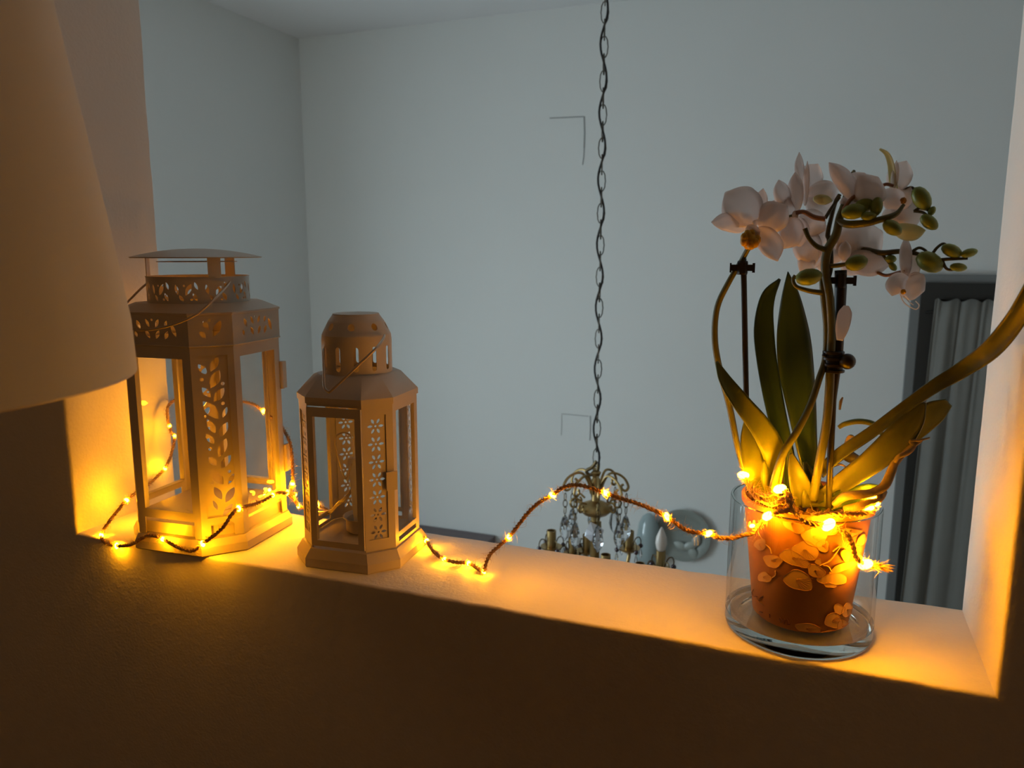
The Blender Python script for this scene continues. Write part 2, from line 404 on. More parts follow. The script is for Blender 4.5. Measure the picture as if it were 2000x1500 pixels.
# ------------------------------------------------------------------ chandelier
def chandelier():
    brass = mat('aged_brass', (.42, .29, .12), .32, .95, bump=.1, bscale=80, var=.2, vscale=40)
    dkbr = mat('dark_brass', (.16, .12, .06), .45, .8)
    crys = mat('cut_crystal', (.75, .80, .86), .04, 0, spec=1.0); 
    crystal = solid_glass('crystal_glass', .0, 1.6, (.96, .98, 1))
    dark = mat('dark_bead', (.05, .03, .04), .15, spec=.8)
    chainm = mat('chain_metal', (.09, .082, .065), .45, .7)
    cordm = mat('black_cord', (.012, .012, .013), .6)
    wax = mat('frosted_bulb_glass', (.72, .70, .66), .25, trans=.2)
    Yc = 1.3; p = .0012927
    c = W_(1163, 1000, Yc); cx = c.x; z0 = c.z
    t = thing('chandelier', 'brass crystal chandelier on a long chain in the far room', 'chandelier', (cx, Yc, z0-.2))
    off = Vector(t.location)
    def Q(px, py, dy=0.0): return W_(px, py, Yc+dy)
    # chain
    top = CEIL-.03; zb = Q(1165, 908).z; n = int((top-zb)/.0405); step = (top-zb)/n
    for i in range(n):
        zc = zb+step*(i+.5); rz = .255 if i % 2 == 0 else .255+PI/2
        rz += random.uniform(-.18, .18)
        sx = .0098; sz = step*.62
        P = []
        for k in range(20):
            a = 2*PI*k/20; w = abs(math.cos(a))**.8*math.copysign(1, math.cos(a))
            P.append(Vector((cx+sx*w*math.cos(rz)*(1-.1*(k % 2)), Yc+sx*w*math.sin(rz), zc+sz*math.sin(a))))
        P.append(P[0]); m = MB(); m.tube(P, .0015, 6, cap=False); m.obj('chain_link', chainm, t, off, smooth=60)
    C = []
    for i in range(n*3+1):
        z = zb+(top-zb)*i/(n*3); a = i*.52+.8
        C.append((cx+.0085*math.sin(a)*math.cos(.255), Yc+.0085*math.sin(a)*math.sin(.255)-.004, z))
    MB().tube(C, .0028, 8).obj('cord', cordm, t, off, smooth=60)
    MB().lathe([(.001, CEIL), (.055, CEIL-.001), (.05, CEIL-.02), (.02, CEIL-.045), (.001, CEIL-.05)], 24, Matrix.Translation((cx, Yc, 0)), cap=False).obj('ceiling_rose', brass, t, off, smooth=40)
    # crooked hook and tangle under the chain
    MB().tube(spline([(cx, Yc, zb+.01), (cx-.012, Yc, zb-.008), (cx-.028, Yc, zb-.02), (cx-.018, Yc, zb-.03), (cx+.002, Yc, zb-.018), (cx+.006, Yc, zb+.004)], 5), .005, 8).obj('hook', dkbr, t, off, smooth=60)
    # stem: crown, dish, column
    zt = Q(1163, 925).z; zd = Q(1163, 985).z; ze = Q(1163, 1003).z; zc = Q(1163, 1000).z
    T = Matrix.Translation((cx, Yc, 0))
    MB().lathe([(.004, zt+.012), (.014, zt+.004), (.008, zt-.01), (.017, zt-.025), (.01, zt-.04), (.012, zd+.012), (.03, zd+.004), (.045, zd-.004), (.05, zd-.012), (.034, ze), (.015, ze-.006), (.012, ze-.02)], 24, T).obj('crown_dish', brass, t, off, smooth=40)
    zk = ze-.02
    MB().lathe([(.011, zk), (.017, zk-.004), (.017, zk-.03), (.0135, zk-.036), (.0135, zk-.22), (.03, zk-.235), (.05, zk-.25), (.05, zk-.27), (.02, zk-.30), (.012, zk-.33), (.001, zk-.345)], 20, T).obj('column', brass, t, off, smooth=40)
    # scroll leaves of the crown
    for k in range(8):
        a = 2*PI*k/8+.35; ca, sa = math.cos(a), math.sin(a); P = []
        for (r, z) in ((.012, -.045), (.02, -.012), (.035, .012), (.055, .012), (.074, -.002), (.084, -.024), (.078, -.036), (.068, -.032), (.066, -.022), (.072, -.018)):
            P.append((cx+r*1.06*ca, Yc+r*1.06*sa, zt-.012+z))
        MB().tube(spline(P, 5), .0036, 6).obj('crown_scroll', brass, t, off, smooth=60)
        P = [(cx+r*ca, Yc+r*sa, zd+.005+z) for r, z in ((.04, .005), (.058, .012), (.07, .002), (.066, -.012), (.054, -.012), (.052, -.002), (.058, .003))]
        MB().tube(spline(P, 5), .003, 6).obj('lower_scroll', brass, t, off, smooth=60)
    # crystal strings under crown
    for k in range(8):
        a = 2*PI*k/8+.35; r = .084; x = cx+r*math.cos(a); y = Yc+r*math.sin(a); z = zt-.055
        m = MB()
        for j in range(3):
            P = [(x+.0055*math.cos(q)*(1 if j % 2 else .25), y+.0055*math.cos(q)*(.25 if j % 2 else 1), z-.012-j*.019+.0115*math.sin(q)) for q in [2*PI*i/10 for i in range(11)]]
            m.tube(P, .0013, 5, cap=False)
        s = m.obj('crystal_hanger', dkbr, t, off, smooth=60)
        mx = Matrix.Translation((x, y, z-.062-.042))
        MB().lathe([(.0005, -.036), (.011, -.022), (.0155, -.006), (.013, .014), (.007, .034), (.0005, .042)], 6, mx).obj('crystal_drop', crystal, s, off)
    # square cut crystal on column
    q = Q(1160, 1040, -.03); mx = Matrix.Translation(q) @ Matrix.Rotation(YAW, 4, 'Z') @ Matrix.Rotation(-.3, 4, 'Y')
    V = [(0, -.014, 0), (0, .010, 0), (.016, -.006, .018), (.016, -.006, -.018), (-.016, -.006, -.018), (-.016, -.006, .018), (0, -.004, .034), (.028, -.004, 0), (0, -.004, -.034), (-.028, -.004, 0)]
    ring = [6, 2, 7, 3, 8, 4, 9, 5]; F = []
    for i in range(8): F.append((0, ring[i], ring[(i+1) % 8])); F.append((1, ring[(i+1) % 8], ring[i]))
    MB().add(V, F, mx).obj('square_crystal', mat('bright_crystal', (.72, .80, .90), .06, .0, spec=1.0, coat=1.0), t, off)
    # candle arms
    arms = [(1077, 1036, .15, 0, 40), (1118, 1050, .17, 2, 26), (1146, 1044, .2, 0, 26), (1183, 1083, -.2, 0, 30), (1229, 1037, .16, 0, 44), (1291, 1075, -.08, 1, 50), (1100, 1100, -.16, 0, 26), (1250, 1100, -.17, 0, 26)]
    for (px, py, dy, bulb, hh) in arms:
        q = Q(px, py, dy); h = .055
        rr = .0125 if bulb or py > 1040 else .0145
        dx, dyy = q.x-cx, q.y-Yc; r = math.hypot(dx, dyy); ux, uy = dx/r, dyy/r
        P = [(cx+ux*.03, Yc+uy*.03, zk-.25), (cx+ux*r*.4, Yc+uy*r*.4, q.z-h-.10), (cx+ux*r*.8, Yc+uy*r*.8, q.z-h-.085), (cx+ux*r, Yc+uy*r, q.z-h-.03), (q.x, q.y, q.z-h)]
        arm = MB().tube(spline(P, 6), .0055, 8).obj('arm', brass, t, off, smooth=60)
        T2 = Matrix.Translation((q.x, q.y, q.z))
        MB().lathe([(rr*.8, -h-.012), (rr*2.2, -h), (rr*2.3, -h+.005), (rr, -h+.004), (rr, 0), (rr*.82, 0), (rr*.8, -.02), (.001, -.021)], 18, T2).obj('candle_sleeve', brass, arm, off, smooth=40)
        if bulb:
            bm_ = wax if bulb == 1 else crystal
            MB().lathe([(.006, -.005), (.0125, .006), (.0155, .02), (.0135, .036), (.008, .05), (.0025, .062), (.0005, .064)], 16, T2).obj('candle_bulb', bm_, arm, off, smooth=60)
        # little wire hooks with dark beads and drops around each sleeve
        for k in range(4):
            a = k*PI/2+.4+YAW; ca, sa = math.cos(a), math.sin(a)
            P = [(q.x+ca*r2, q.y+sa*r2, q.z+z2) for r2, z2 in ((rr, -.05), (.022, -.028), (.034, -.024), (.041, -.036), (.041, -.045))]
            m = MB().tube(spline(P, 4), .0018, 5); o = m.obj('bead_hook', dkbr, arm, off, smooth=60)
            ex, ey, ez = P[-1]
        for k in range(4):
            a = k*PI/2+.4+YAW; x = q.x+math.cos(a)*.041; y = q.y+math.sin(a)*.041; z = q.z-.05
            MB().ball((x, y, z-.002), .0072, 8, 6).obj('bead', dark, arm, off, smooth=60)
            MB().lathe([(.0004, -.042), (.0055, -.032), (.004, -.02), (.0008, -.008)], 6, Matrix.Translation((x, y, z))).obj('crystal_drop', crystal, arm, off)
chandelier()

# ------------------------------------------------------------------ floor lamp in the near room
def floor_lamp():
    fab = mat('lamp_shade_fabric', (.66, .66, .60), .8, bump=.08, bscale=500, trans=.06)
    tr = mat('shade_trim', (.62, .55, .46), .35, spec=.7)
    met = mat('lamp_metal', (.12, .10, .08), .35, .9)
    X, Y, zb, R, k = -.5147, -.4672, .2988, .1705, .1525
    t = thing('floor_lamp', 'unlit lamp with a large white tapered fabric shade in the foreground', 'lamp', (X, Y, FLOOR_N))
    off = Vector((X, Y, FLOOR_N))
    H = .36; P = []
    for i in range(13):
        z = H*i/12; P.append((R-k*z-.004*(1-min(1, i/1.5))**2, zb+z))
    Q = [(r-.0018, z) for r, z in P[::-1]]
    msh = MB().lathe(P+Q, 96, Matrix.Translation((X, Y, 0)), closed=True)
    for i_, v in enumerate(msh.v):      # slight dents in the stretched fabric
        k_ = 1+.010*noise.noise(Vector((v[0]*22, v[1]*22, v[2]*14)))+.004*noise.noise(Vector(v)*60)
        msh.v[i_] = (X+(v[0]-X)*k_, Y+(v[1]-Y)*k_, v[2])
    sh = msh.obj('shade', fab, t, off, smooth=40)
    MB().lathe([(R-.0056, zb-.0006), (R-.0044, zb-.0008), (R-.0042, zb+.0002), (R-.0056, zb+.0002)], 96, Matrix.Translation((X, Y, 0)), closed=True).obj('rim_trim', tr, sh, off, smooth=40)
    MB().lathe([(.012, FLOOR_N+.03), (.012, zb+.10)], 16, Matrix.Translation((X, Y, 0))).obj('pole', met, t, off, smooth=40)
    MB().lathe([(.14, FLOOR_N), (.14, FLOOR_N+.015), (.03, FLOOR_N+.03), (.012, FLOOR_N+.04)], 40, Matrix.Translation((X, Y, 0))).obj('base', met, t, off, smooth=40)
    MB().lathe([(.018, zb+.10), (.018, zb+.15), (.03, zb+.19), (.03, zb+.21), (.015, zb+.24), (.001, zb+.245)], 20, Matrix.Translation((X, Y, 0))).obj('light_bulb', mat('opal_glass', (.8, .78, .74), .3), t, off, smooth=60)
    m = MB()
    for a in (0, 2.09, 4.19): m.tube([(X+.012*math.cos(a), Y+.012*math.sin(a), zb+.1), (X+(R-k*H-.001)*math.cos(a), Y+(R-k*H-.001)*math.sin(a), zb+H-.01)], .0015, 6)
    m.obj('shade_spider', met, t, off)
floor_lamp()

# ------------------------------------------------------------------ lanterns
def octa(Wd, a): return [(-a, -Wd), (a, -Wd), (Wd, -a), (Wd, a), (a, Wd), (-a, Wd), (-Wd, a), (-Wd, -a)]
def octring(Wd, a, z): return [(x, y, z) for x, y in octa(Wd, a)]
def face(Wd, a, i):
    """frame of face i: origin at mid of its foot, tangent, outward normal, width"""
    o = octa(Wd, a); p = Vector((*o[i], 0)); q = Vector((*o[(i+1) % 8], 0))
    t = (q-p); w = t.length; t.normalize(); n = Vector((t.y, -t.x, 0))
    return (p+q)/2, t, n, w
def facemap(Wd, a, i, lift=0.0):
    c, t, n, w = face(Wd, a, i)
    return lambda x, y, d: tuple(c+t*x+n*(lift-d)+Vector((0, 0, y)))
def leafloop(cx, cy, x1, y1, x2, y2, w, k=7):
    """pointed leaf between two tips, width w"""
    a = Vector((x1, y1)); b = Vector((x2, y2)); d = b-a; L = d.length; d.normalize(); n = Vector((-d.y, d.x)); P = []
    for i in range(k+1):
        s = i/k; P.append(a+d*L*s+n*(w/2*math.sin(PI*s)**.85 if 0 < i < k else 0))
    for i in range(k-1, 0, -1):
        s = i/k; P.append(a+d*L*s-n*(w/2*math.sin(PI*s)**.85))
    return [(p.x, p.y) for p in P]
def leafat(x, y, L, w, ang):
    a = math.radians(ang); dx, dy = math.cos(a)*L/2, math.sin(a)*L/2
    return leafloop(x, y, x-dx, y-dy, x+dx, y+dy, w)
def circ(x, y, r, n=10): return [(x+r*math.cos(2*PI*i/n), y+r*math.sin(2*PI*i/n)) for i in range(n)]
def rectl(x0, x1, y0, y1): return [(x0, y0), (x1, y0), (x1, y1), (x0, y1)]
def slotl(x, y0, y1, w):
    r = w/2; return [(x+r*math.cos(a), y0+r+r*math.sin(a)) for a in [PI+PI*i/5 for i in range(6)]] + [(x+r*math.cos(a), y1-r+r*math.sin(a)) for a in [PI*i/5 for i in range(6)]]

def spray(cx, cy, s, kind):
    """three to seven leaf cut-outs and a berry"""
    L = []
    if kind == 'small':
        for (x, y, l, w, a) in ((-13, -9, 15, 8, 125), (-7, 6, 18, 8, 118), (10, 0, 32, 12, 62)): L.append(leafat(cx+x*s, cy+y*s, l*s, w*s, a))
        L.append(circ(cx-.5*s, cy+15*s, 2.6*s))
    else:
        for (x, y, l, w, a) in ((-40, -11, 12, 7, 110), (-33, 7, 18, 8, 115), (-14, -10, 18, 8, 120), (-13, 10, 17, 7, 118), (8, -10, 18, 8, 62), (8, 10, 17, 7, 62), (27, -11, 17, 8, 65), (27, 9, 13, 6, 70), (43, -2, 26, 9, 112)):
            L.append(leafat(cx+x*s, cy+y*s, l*s, w*s, a))
        L.append(circ(cx-3*s, cy+16*s, 2.4*s)); L.append(circ(cx-18*s, cy-1*s, 1.8*s))
    return L

def apart(holes, gap=.0005):
    """shrink each cut-out about its middle until it keeps clear of those before it"""
    out = []
    for h in holes:
        P = [Vector(p) for p in h]; c = sum(P, Vector((0, 0)))/len(P)
        for _ in range(14):
            ok = True
            for o in out:
                for p in P:
                    for k in range(len(o)):
                        a, b = o[k], o[(k+1) % len(o)]; e = b-a; t_ = max(0, min(1, (p-a).dot(e)/max(e.dot(e), 1e-12)))
                        if (a+e*t_-p).length < gap: ok = False; break
                    if not ok: break
                if ok:
                    for q in o:
                        for k in range(len(P)):
                            a, b = P[k], P[(k+1) % len(P)]; e = b-a; t_ = max(0, min(1, (q-a).dot(e)/max(e.dot(e), 1e-12)))
                            if (a+e*t_-q).length < gap: ok = False; break
                        if not ok: break
                if not ok: break
            if ok: break
            P = [c+(p-c)*.93 for p in P]
        out.append(P)
    return [[(p.x, p.y) for p in P] for P in out]

VINE_L = [(525, 155, 572, 222, 38), (640, 112, 595, 205, 42), (645, 200, 590, 315, 56), (540, 305, 588, 373, 36), (668, 318, 605, 405, 48), (542, 395, 632, 520, 62), (680, 445, 652, 515, 26),
 (562, 515, 606, 612, 40), (680, 545, 628, 642, 44), (552, 612, 596, 680, 36), (668, 652, 620, 772, 50), (562, 765, 606, 828, 36), (690, 768, 628, 852, 46), (570, 852, 640, 960, 58), (704, 895, 668, 965, 28),
 (585, 970, 628, 1062, 40), (704, 988, 648, 1085, 46), (575, 1060, 600, 1130, 20), (690, 1100, 630, 1172, 34)]
VINE_C = [(543, 255, 12), (660, 290, 12), (657, 420, 12), (552, 497, 9), (572, 713, 12), (677, 878, 11), (575, 943, 10)]

def big_lantern():
    Wd, a = .0825, .0475
    t = thing('lantern', 'tall cream metal lantern with leaf cut-outs beside the foreground lampshade', 'lantern', (-.7432, .0787, 0), .0693)
    P = lantern_paint
    # plinth
    MB().rings([octring(.0865, .0490, .0), octring(.0885, .0500, .002), octring(.0885, .0500, .012), octring(.0845, .0480, .0205), octring(.078, .044, .0215)]).obj('plinth', P, t)
    MB().rings([octring(.0775, .0435, .0215), octring(.0775, .0435, .036), octring(.074, .042, .0362)]).obj('apron', P, t)
    zb, zs = .0215, .2605
    GL = []
    for i in range(8):
        w = face(Wd, a, i)[3]; long_ = i % 2 == 0
        mp = facemap(Wd, a, i)
        if long_:
            st = .0105
            # frame standing on corner feet
            outer = [(-w/2, zb), (-w/2+st, zb), (-w/2+st, .0425), (w/2-st, .0425), (w/2-st, zb), (w/2, zb), (w/2, zs), (-w/2, zs)]
            name = 'door' if i == 2 else 'glazed_panel'
            f = MB().plate([outer, rectl(-w/2+st, w/2-st, .0525, .2465)], .0012, mp).obj(name, P, t)
            ins = MB().plate([rectl(-w/2+st-.003, w/2-st+.003, .0495, .2495), rectl(-w/2+st+.001, w/2-st-.001, .0535, .2455)], .001, facemap(Wd, a, i, -.002)).obj('inner_frame', P, f)
            g = MB().plate([rectl(-w/2+st-.002, w/2-st+.002, .0505, .2485)], .001, facemap(Wd, a, i, -.0032)).obj('pane', pane_glass, f)
            # folded frame return
            r = MB()
            for sx in (-1, 1): r.plate([rectl(min(sx*(w/2-st), sx*(w/2-st-.0012)), max(sx*(w/2-st), sx*(w/2-st-.0012)), .0525, .2465)], .0075, mp)
            r.plate([rectl(-w/2+st, w/2-st, .2453, .2465)], .0075, mp); r.plate([rectl(-w/2+st, w/2-st, .0525, .0537)], .0075, mp)
            r.obj('frame_return', P, f)
        else:
            st = .0075
            outer = [(-w/2, zb), (-w/2+.011, zb), (-w/2+.011, .0375), (w/2-.011, .0375), (w/2-.011, zb), (w/2, zb), (w/2, zs), (-w/2, zs)]
            f = MB().plate([outer, rectl(-w/2+st, w/2-st, .047, .249)], .0012, mp).obj('corner_panel', P, t)
            holes = []
            def U(u, v): return ((u-(603+.018*v))*.2934*.00068, .2605-(660+.2934*v-672)/1560)
            for (x1, y1, x2, y2, ww) in VINE_L:
                p, q = U(x1, y1), U(x2, y2); holes.append(leafloop(0, 0, p[0], p[1], q[0], q[1], ww*.2934*.00070))
            for (x, y, r) in VINE_C:
                p = U(x, y); holes.append(circ(p[0], p[1], r*.2934*.00064, 8))
            MB().plate([rectl(-w/2+st-.001, w/2-st+.001, .046, .25)]+apart(holes), .0009, facemap(Wd, a, i, -.0022)).obj('pierced_vine', P, f)
    # header band
    hb = None
    for i in range(8):
        w = face(.0838, .0483, i)[3]; mp = facemap(.0838, .0483, i)
        sc = .00070
        holes = spray(0, .281, sc, 'small' if i % 2 else 'large') if i % 2 else spray(-.001, .281, sc*.95, 'large')
        m = MB().plate([rectl(-w/2, w/2, .2608, .2985)]+apart(holes), .0011, mp)
        m.obj('header_panel', P, t)
    MB().rings([octring(.0842, .0486, .2598), octring(.0846, .0488, .2603), octring(.0846, .0488, .2612), octring(.0842, .0486, .2616), octring(.080, .046, .2616), octring(.080, .046, .2598)], closed=True).obj('seam_bead', P, t)
    # shallow roof
    def cr(r, z, n=40): return [(r*math.cos(2*PI*k/n), r*math.sin(2*PI*k/n), z) for k in range(n)]
    roof = MB(); n = 40
    def oct40(Wd_, a_, z):
        out = []
        o = octa(Wd_, a_)
        for k in range(n):
            th = 2*PI*k/n; d = Vector((math.cos(th), math.sin(th))); best = 9
            for i in range(8):
                p = Vector(o[i]); q = Vector(o[(i+1) % 8]); e = q-p; nn = Vector((e.y, -e.x)).normalized(); dn = d.dot(nn)
                if dn > 1e-6: best = min(best, p.dot(nn)/dn)
            out.append((d.x*best, d.y*best, z))
        return out
    global _oct40; _oct40 = oct40
    roof.rings([octring(.0835, .048, .2975), octring(.0852, .0492, .2980), octring(.0852, .0492, .3003), octring(.0840, .0484, .3010), octring(.066, .040, .3092), octring(.064, .038, .3094)], cap=False)
    roof.rings([oct40(.0645, .0385, .3093), cr(.060, .3094), cr(.060, .3083), oct40(.066, .039, .3070), ], cap=False)
    roof.obj('roof', P, t, smooth=30)
    # pierced chimney ring
    R = .0618; circ_ = 2*PI*R; holes = []; nrep = 11; stp = circ_/nrep
    for k in range(nrep):
        x = -circ_/2+stp*(k+.5)
        holes += [leafat(x-.0105, .3225+.004, .0125, .0045, 100), leafat(x-.0055, .316, .009, .0042, 120), leafat(x+.0035, .3265, .016, .0062, 62), leafat(x+.0105, .3175, .011, .0048, 115), leafat(x+.0125, .331, .010, .0042, 110)]
        holes.append(circ(x-.0015, .331, .0014, 8)); holes.append(circ(x+.0065, .3145, .0016, 8))
    def cyl(x, y, d): a_ = x/R; return ((R-d)*math.cos(a_), (R-d)*math.sin(a_), y)
    cx_ = [-circ_/2+circ_*i/44 for i in range(1, 44)]
    holes_ = apart(holes)
    ring = MB().plate([rectl(-circ_/2, circ_/2, .3085, .3410)]+holes_, .0009, cyl, cutx=cx_).obj('chimney_ring', P, t, smooth=35)
    MB().lathe([(R-.0012, .3408), (R+.0004, .3408), (R+.0005, .3418), (R-.0012, .3418)], 44, closed=True).obj('ring_rim', P, ring)
    # straps and cap
    for az in (-29, 91, 211):
        a0 = math.radians(az)-.0693; m = MB(); G = []
        for z in (.330, .345, .358, .3665):
            G.append([((R-.0014)*math.cos(a0+q), (R-.0014)*math.sin(a0+q), z) for q in (.13, .065, 0, -.065, -.13)])
        m.grid(G, .001).obj('strap', P, t, smooth=40)
    cap = []
    for i in range(9):
        s = i/8; cap.append((.079*(1-s)+.0005, .3655+.0105*(1-(1-s)**2)))
    MB().lathe([(.0785, .3648)]+cap, 56, cap=False).obj('cap', P, t, smooth=40)
    MB().lathe([(.0005, .3655), (.0785, .3648), (.0785, .3642), (.0005, .3648)], 56, cap=False).obj('cap_underside', P, t, smooth=40)
    MB().lathe([(.0005, .3600), (.048, .3600), (.0485, .3592), (.0005, .3590)], 40, cap=False).obj('baffle_disc', P, t, smooth=40)
    MB().lathe([(.035, .036), (.036, .037), (.02, .0375), (.001, .0375)], 30).obj('floor_disc', P, t, smooth=40)
    # hinges on the door edge
    for zc in (.2095, .0955):
        m = MB(); m.tube([(Wd+.0012, a+.001, zc-.0185), (Wd+.0012, a+.001, zc+.0185)], .0032, 10)
        m.box(Wd-.001, Wd+.0035, a-.001, a+.009, zc-.018, zc+.018)
        m.obj('hinge', P, t, smooth=40)
    # wire bail handle, lying back over the roof
    off = Matrix.Translation(Vector((-.7432, .0787, 0))) @ Matrix.Rotation(.0693, 4, 'Z'); inv = off.inverted()
    H = [(449, 550, .060), (440, 562, .035), (420, 583, .008), (385, 613, -.012), (345, 632, -.020), (300, 643, -.02), (262, 644, -.01), (238, 634, .01), (234, 610, .03), (258, 581, .05), (290, 552, .07), (311, 552, .078)]
    Pw = [inv @ W_(x, y, Y) for x, y, Y in H]
    MB().tube(spline(Pw, 6), .0014, 8).obj('handle', lantern_wire, t, smooth=60)
    return t
big_lantern()

def small_lantern():
    Wd, a = .0615, .0352; P = lantern_paint
    t = thing('lantern', 'small cream metal lantern with flower cut-outs and domed slotted chimney', 'lantern', (-.5166, .0896, 0), .0852)
    MB().rings([octring(.0685, .0405, 0), octring(.0695, .041, .002), octring(.0695, .041, .0115), octring(.0635, .037, .0225), octring(.055, .033, .0235)]).obj('plinth', P, t)
    zb, zs = .0232, .1985
    for i in range(8):
        w = face(Wd, a, i)[3]; mp = facemap(Wd, a, i)
        if i % 2 == 0:
            if i == 0:   # the framed door, standing proud
                mp = facemap(Wd, a, i, .0022); st = .0072
                f = MB().plate([rectl(-w/2+.0005, w/2-.0005, zb+.003, .1945), rectl(-w/2+st, w/2-st, .0335, .1835)], .0022, mp).obj('door', P, t)
                MB().plate([rectl(-w/2, w/2, .1958, zs)], .001, facemap(Wd, a, i)).obj('lintel', P, t)
            else:
                st = .0078
                f = MB().plate([rectl(-w/2, w/2, zb, zs), rectl(-w/2+st, w/2-st, .0395, .1885), rectl(-w/2+.009, w/2-.009, .0275, .0335)], .0012, mp).obj('glazed_panel', P, t)
            MB().plate([rectl(-w/2+st-.002, w/2-st+.002, .0325, .187)], .001, facemap(Wd, a, i, -.0028)).obj('pane', pane_glass, f)
            r = MB(); lo = .0335 if i == 0 else .0395; hi = .1835 if i == 0 else .1885
            for sx in (-1, 1): r.plate([rectl(min(sx*(w/2-st), sx*(w/2-st-.001)), max(sx*(w/2-st), sx*(w/2-st-.001)), lo, hi)], .005, mp)
            r.obj('frame_return', P, f)
        else:
            st = .0065
            f = MB().plate([rectl(-w/2, w/2, zb, zs), rectl(-w/2+st-.002, w/2-st-.002, .0375, .1865)], .0012, mp).obj('corner_panel', P, t)
            holes = []
            for k in range(7):
                cy = .1735-k*.02125
                for j in range(6):
                    an = math.radians(60*j); holes.append(leafat(-.002+.0066*math.cos(an), cy+.0066*math.sin(an), .0066, .0032, 60*j))
                holes.append(circ(-.002, cy, .0014, 8))
            MB().plate([rectl(-w/2+st-.003, w/2-st-.001, .0365, .1875)]+holes, .0009, facemap(Wd, a, i, -.0014)).obj('pierced_flowers', P, f)
    # latch plate on the corner next to the door
    c, tt, n, w = face(Wd, a, 1); m = MB()
    m.plate([[(w/2-.0105, .096), (w/2-.0035, .0955), (w/2+.0025, .096), (w/2+.003, .118), (w/2-.0035, .1185), (w/2-.0105, .118)]], .002, facemap(Wd, a, 1, .0032))
    m.obj('latch', P, t)
    # roof
    n = 40; oct40 = _oct40
    def cr(r, z): return [(r*math.cos(2*PI*k/n), r*math.sin(2*PI*k/n), z) for k in range(n)]
    m = MB(); m.rings([octring(.0605, .0345, .1985), octring(.0632, .036, .1987), octring(.0632, .036, .2058), octring(.062, .0355, .2072), octring(.0445, .0280, .2275), octring(.0415, .0265, .2292)], cap=False)
    m.rings([oct40(.0418, .0267, .2292), cr(.0385, .2293), cr(.0385, .2283), oct40(.044, .027, .2260)], cap=False)
    m.obj('roof', P, t, smooth=24)
    # chimney with slots and round holes
    R = .0418; prof = [(0, R, .2288), (.040, R, .2688), (.0455, R*.985, .2743), (.0505, R*.93, .279), (.0635, R*.79, .2905), (.0725, R*.655, .2985)]
    def pr(y):
        for (s0, r0, z0), (s1, r1, z1) in zip(prof, prof[1:]):
            if y <= s1 or s1 == prof[-1][0]:
                f = (y-s0)/(s1-s0); return r0+(r1-r0)*f, z0+(z1-z0)*f
    C = 2*PI*R; holes = []
    for k in range(12): holes.append(slotl(-C/2+C*(k+.5)/12, .0045, .0335, .0060))
    for k in range(8): holes.append([(x, y) for x, y in circ(-C/2+C*(k+.5)/8, .057, .0048, 12)])
    def cyl(x, y, d):
        r, z = pr(y); a_ = x/R-.86; return ((r-d)*math.cos(a_), (r-d)*math.sin(a_), z)
    MB().plate([rectl(-C/2, C/2, 0, .0725)]+holes, .0008, cyl, cutx=[-C/2+C*i/48 for i in range(1, 48)], cuty=[.040, .0455, .0505, .0635]).obj('chimney', P, t, smooth=35)
    MB().lathe([(R*.64, .2970), (R*.665, .2983), (R*.655, .2992), (.02, .2997), (.0005, .2998)], 40, cap=False).obj('chimney_cap', P, t, smooth=35)
    # tealight cup on the lantern floor
    MB().lathe([(.0005, .0240), (.020, .0240), (.0225, .026), (.0225, .0410), (.0245, .0435), (.0262, .0438), (.0262, .0427), (.0240, .0418), (.0212, .040), (.0212, .027), (.0005, .027)], 36, Matrix.Translation((-.002, .008, 0)), cap=False).obj('tealight_cup', P, t, smooth=40)
    M_ = Matrix.Translation(Vector((-.5166, .0896, 0))) @ Matrix.Rotation(.0852, 4, 'Z'); inv = M_.inverted()
    H = [(641, 668, .085), (636, 672, .07), (632, 684, .055), (632, 700, .045), (633, 740, .028), (634, 757, .022), (641, 764, .021), (649, 761, .021), (700, 713, .030), (735, 680, .045), (748, 662, .065), (751, 655, .080)]
    Pw = [inv @ W_(x, y, Y) for x, y, Y in H]
    MB().tube(spline(Pw, 5), .0016, 8).obj('handle', lantern_wire, t, smooth=60)
small_lantern()

# ------------------------------------------------------------------ glass vase
VX, VY, VR, VH = -.0005, .0712, .0700, .1330
def vase():
    t = thing('vase', 'clear glass cylinder vase with thick base standing near the right end of sill', 'vase', (VX, VY, 0))
    n = 72
    MB().lathe([(VR-.0005, .016), (VR, .018), (VR, VH-.001), (VR-.001, VH), (VR-.0025, VH), (VR-.0035, VH-.001), (VR-.0035, .018), (VR-.004, .0165)], n, closed=True).obj('glass_wall', vase_glass, t, smooth=40)
    MB().lathe([(.0005, .0030), (.045, .0024), (.056, .0006), (.060, -.0002), (.066, -.0002), (.069, .0018), (VR, .005), (VR, .0160), (VR-.004, .0158), (.062, .0140), (.045, .0150), (.0005, .0142)], n, cap=False).obj('glass_base', base_glass, t, smooth=40)
    MB().lathe([(VR-.0032, VH-.0003), (VR-.0008, VH-.0003), (VR-.0005, VH+.0006), (VR-.0018, VH+.0012), (VR-.003, VH+.0006)], n, closed=True).obj('rim', base_glass, t, smooth=60)
vase()

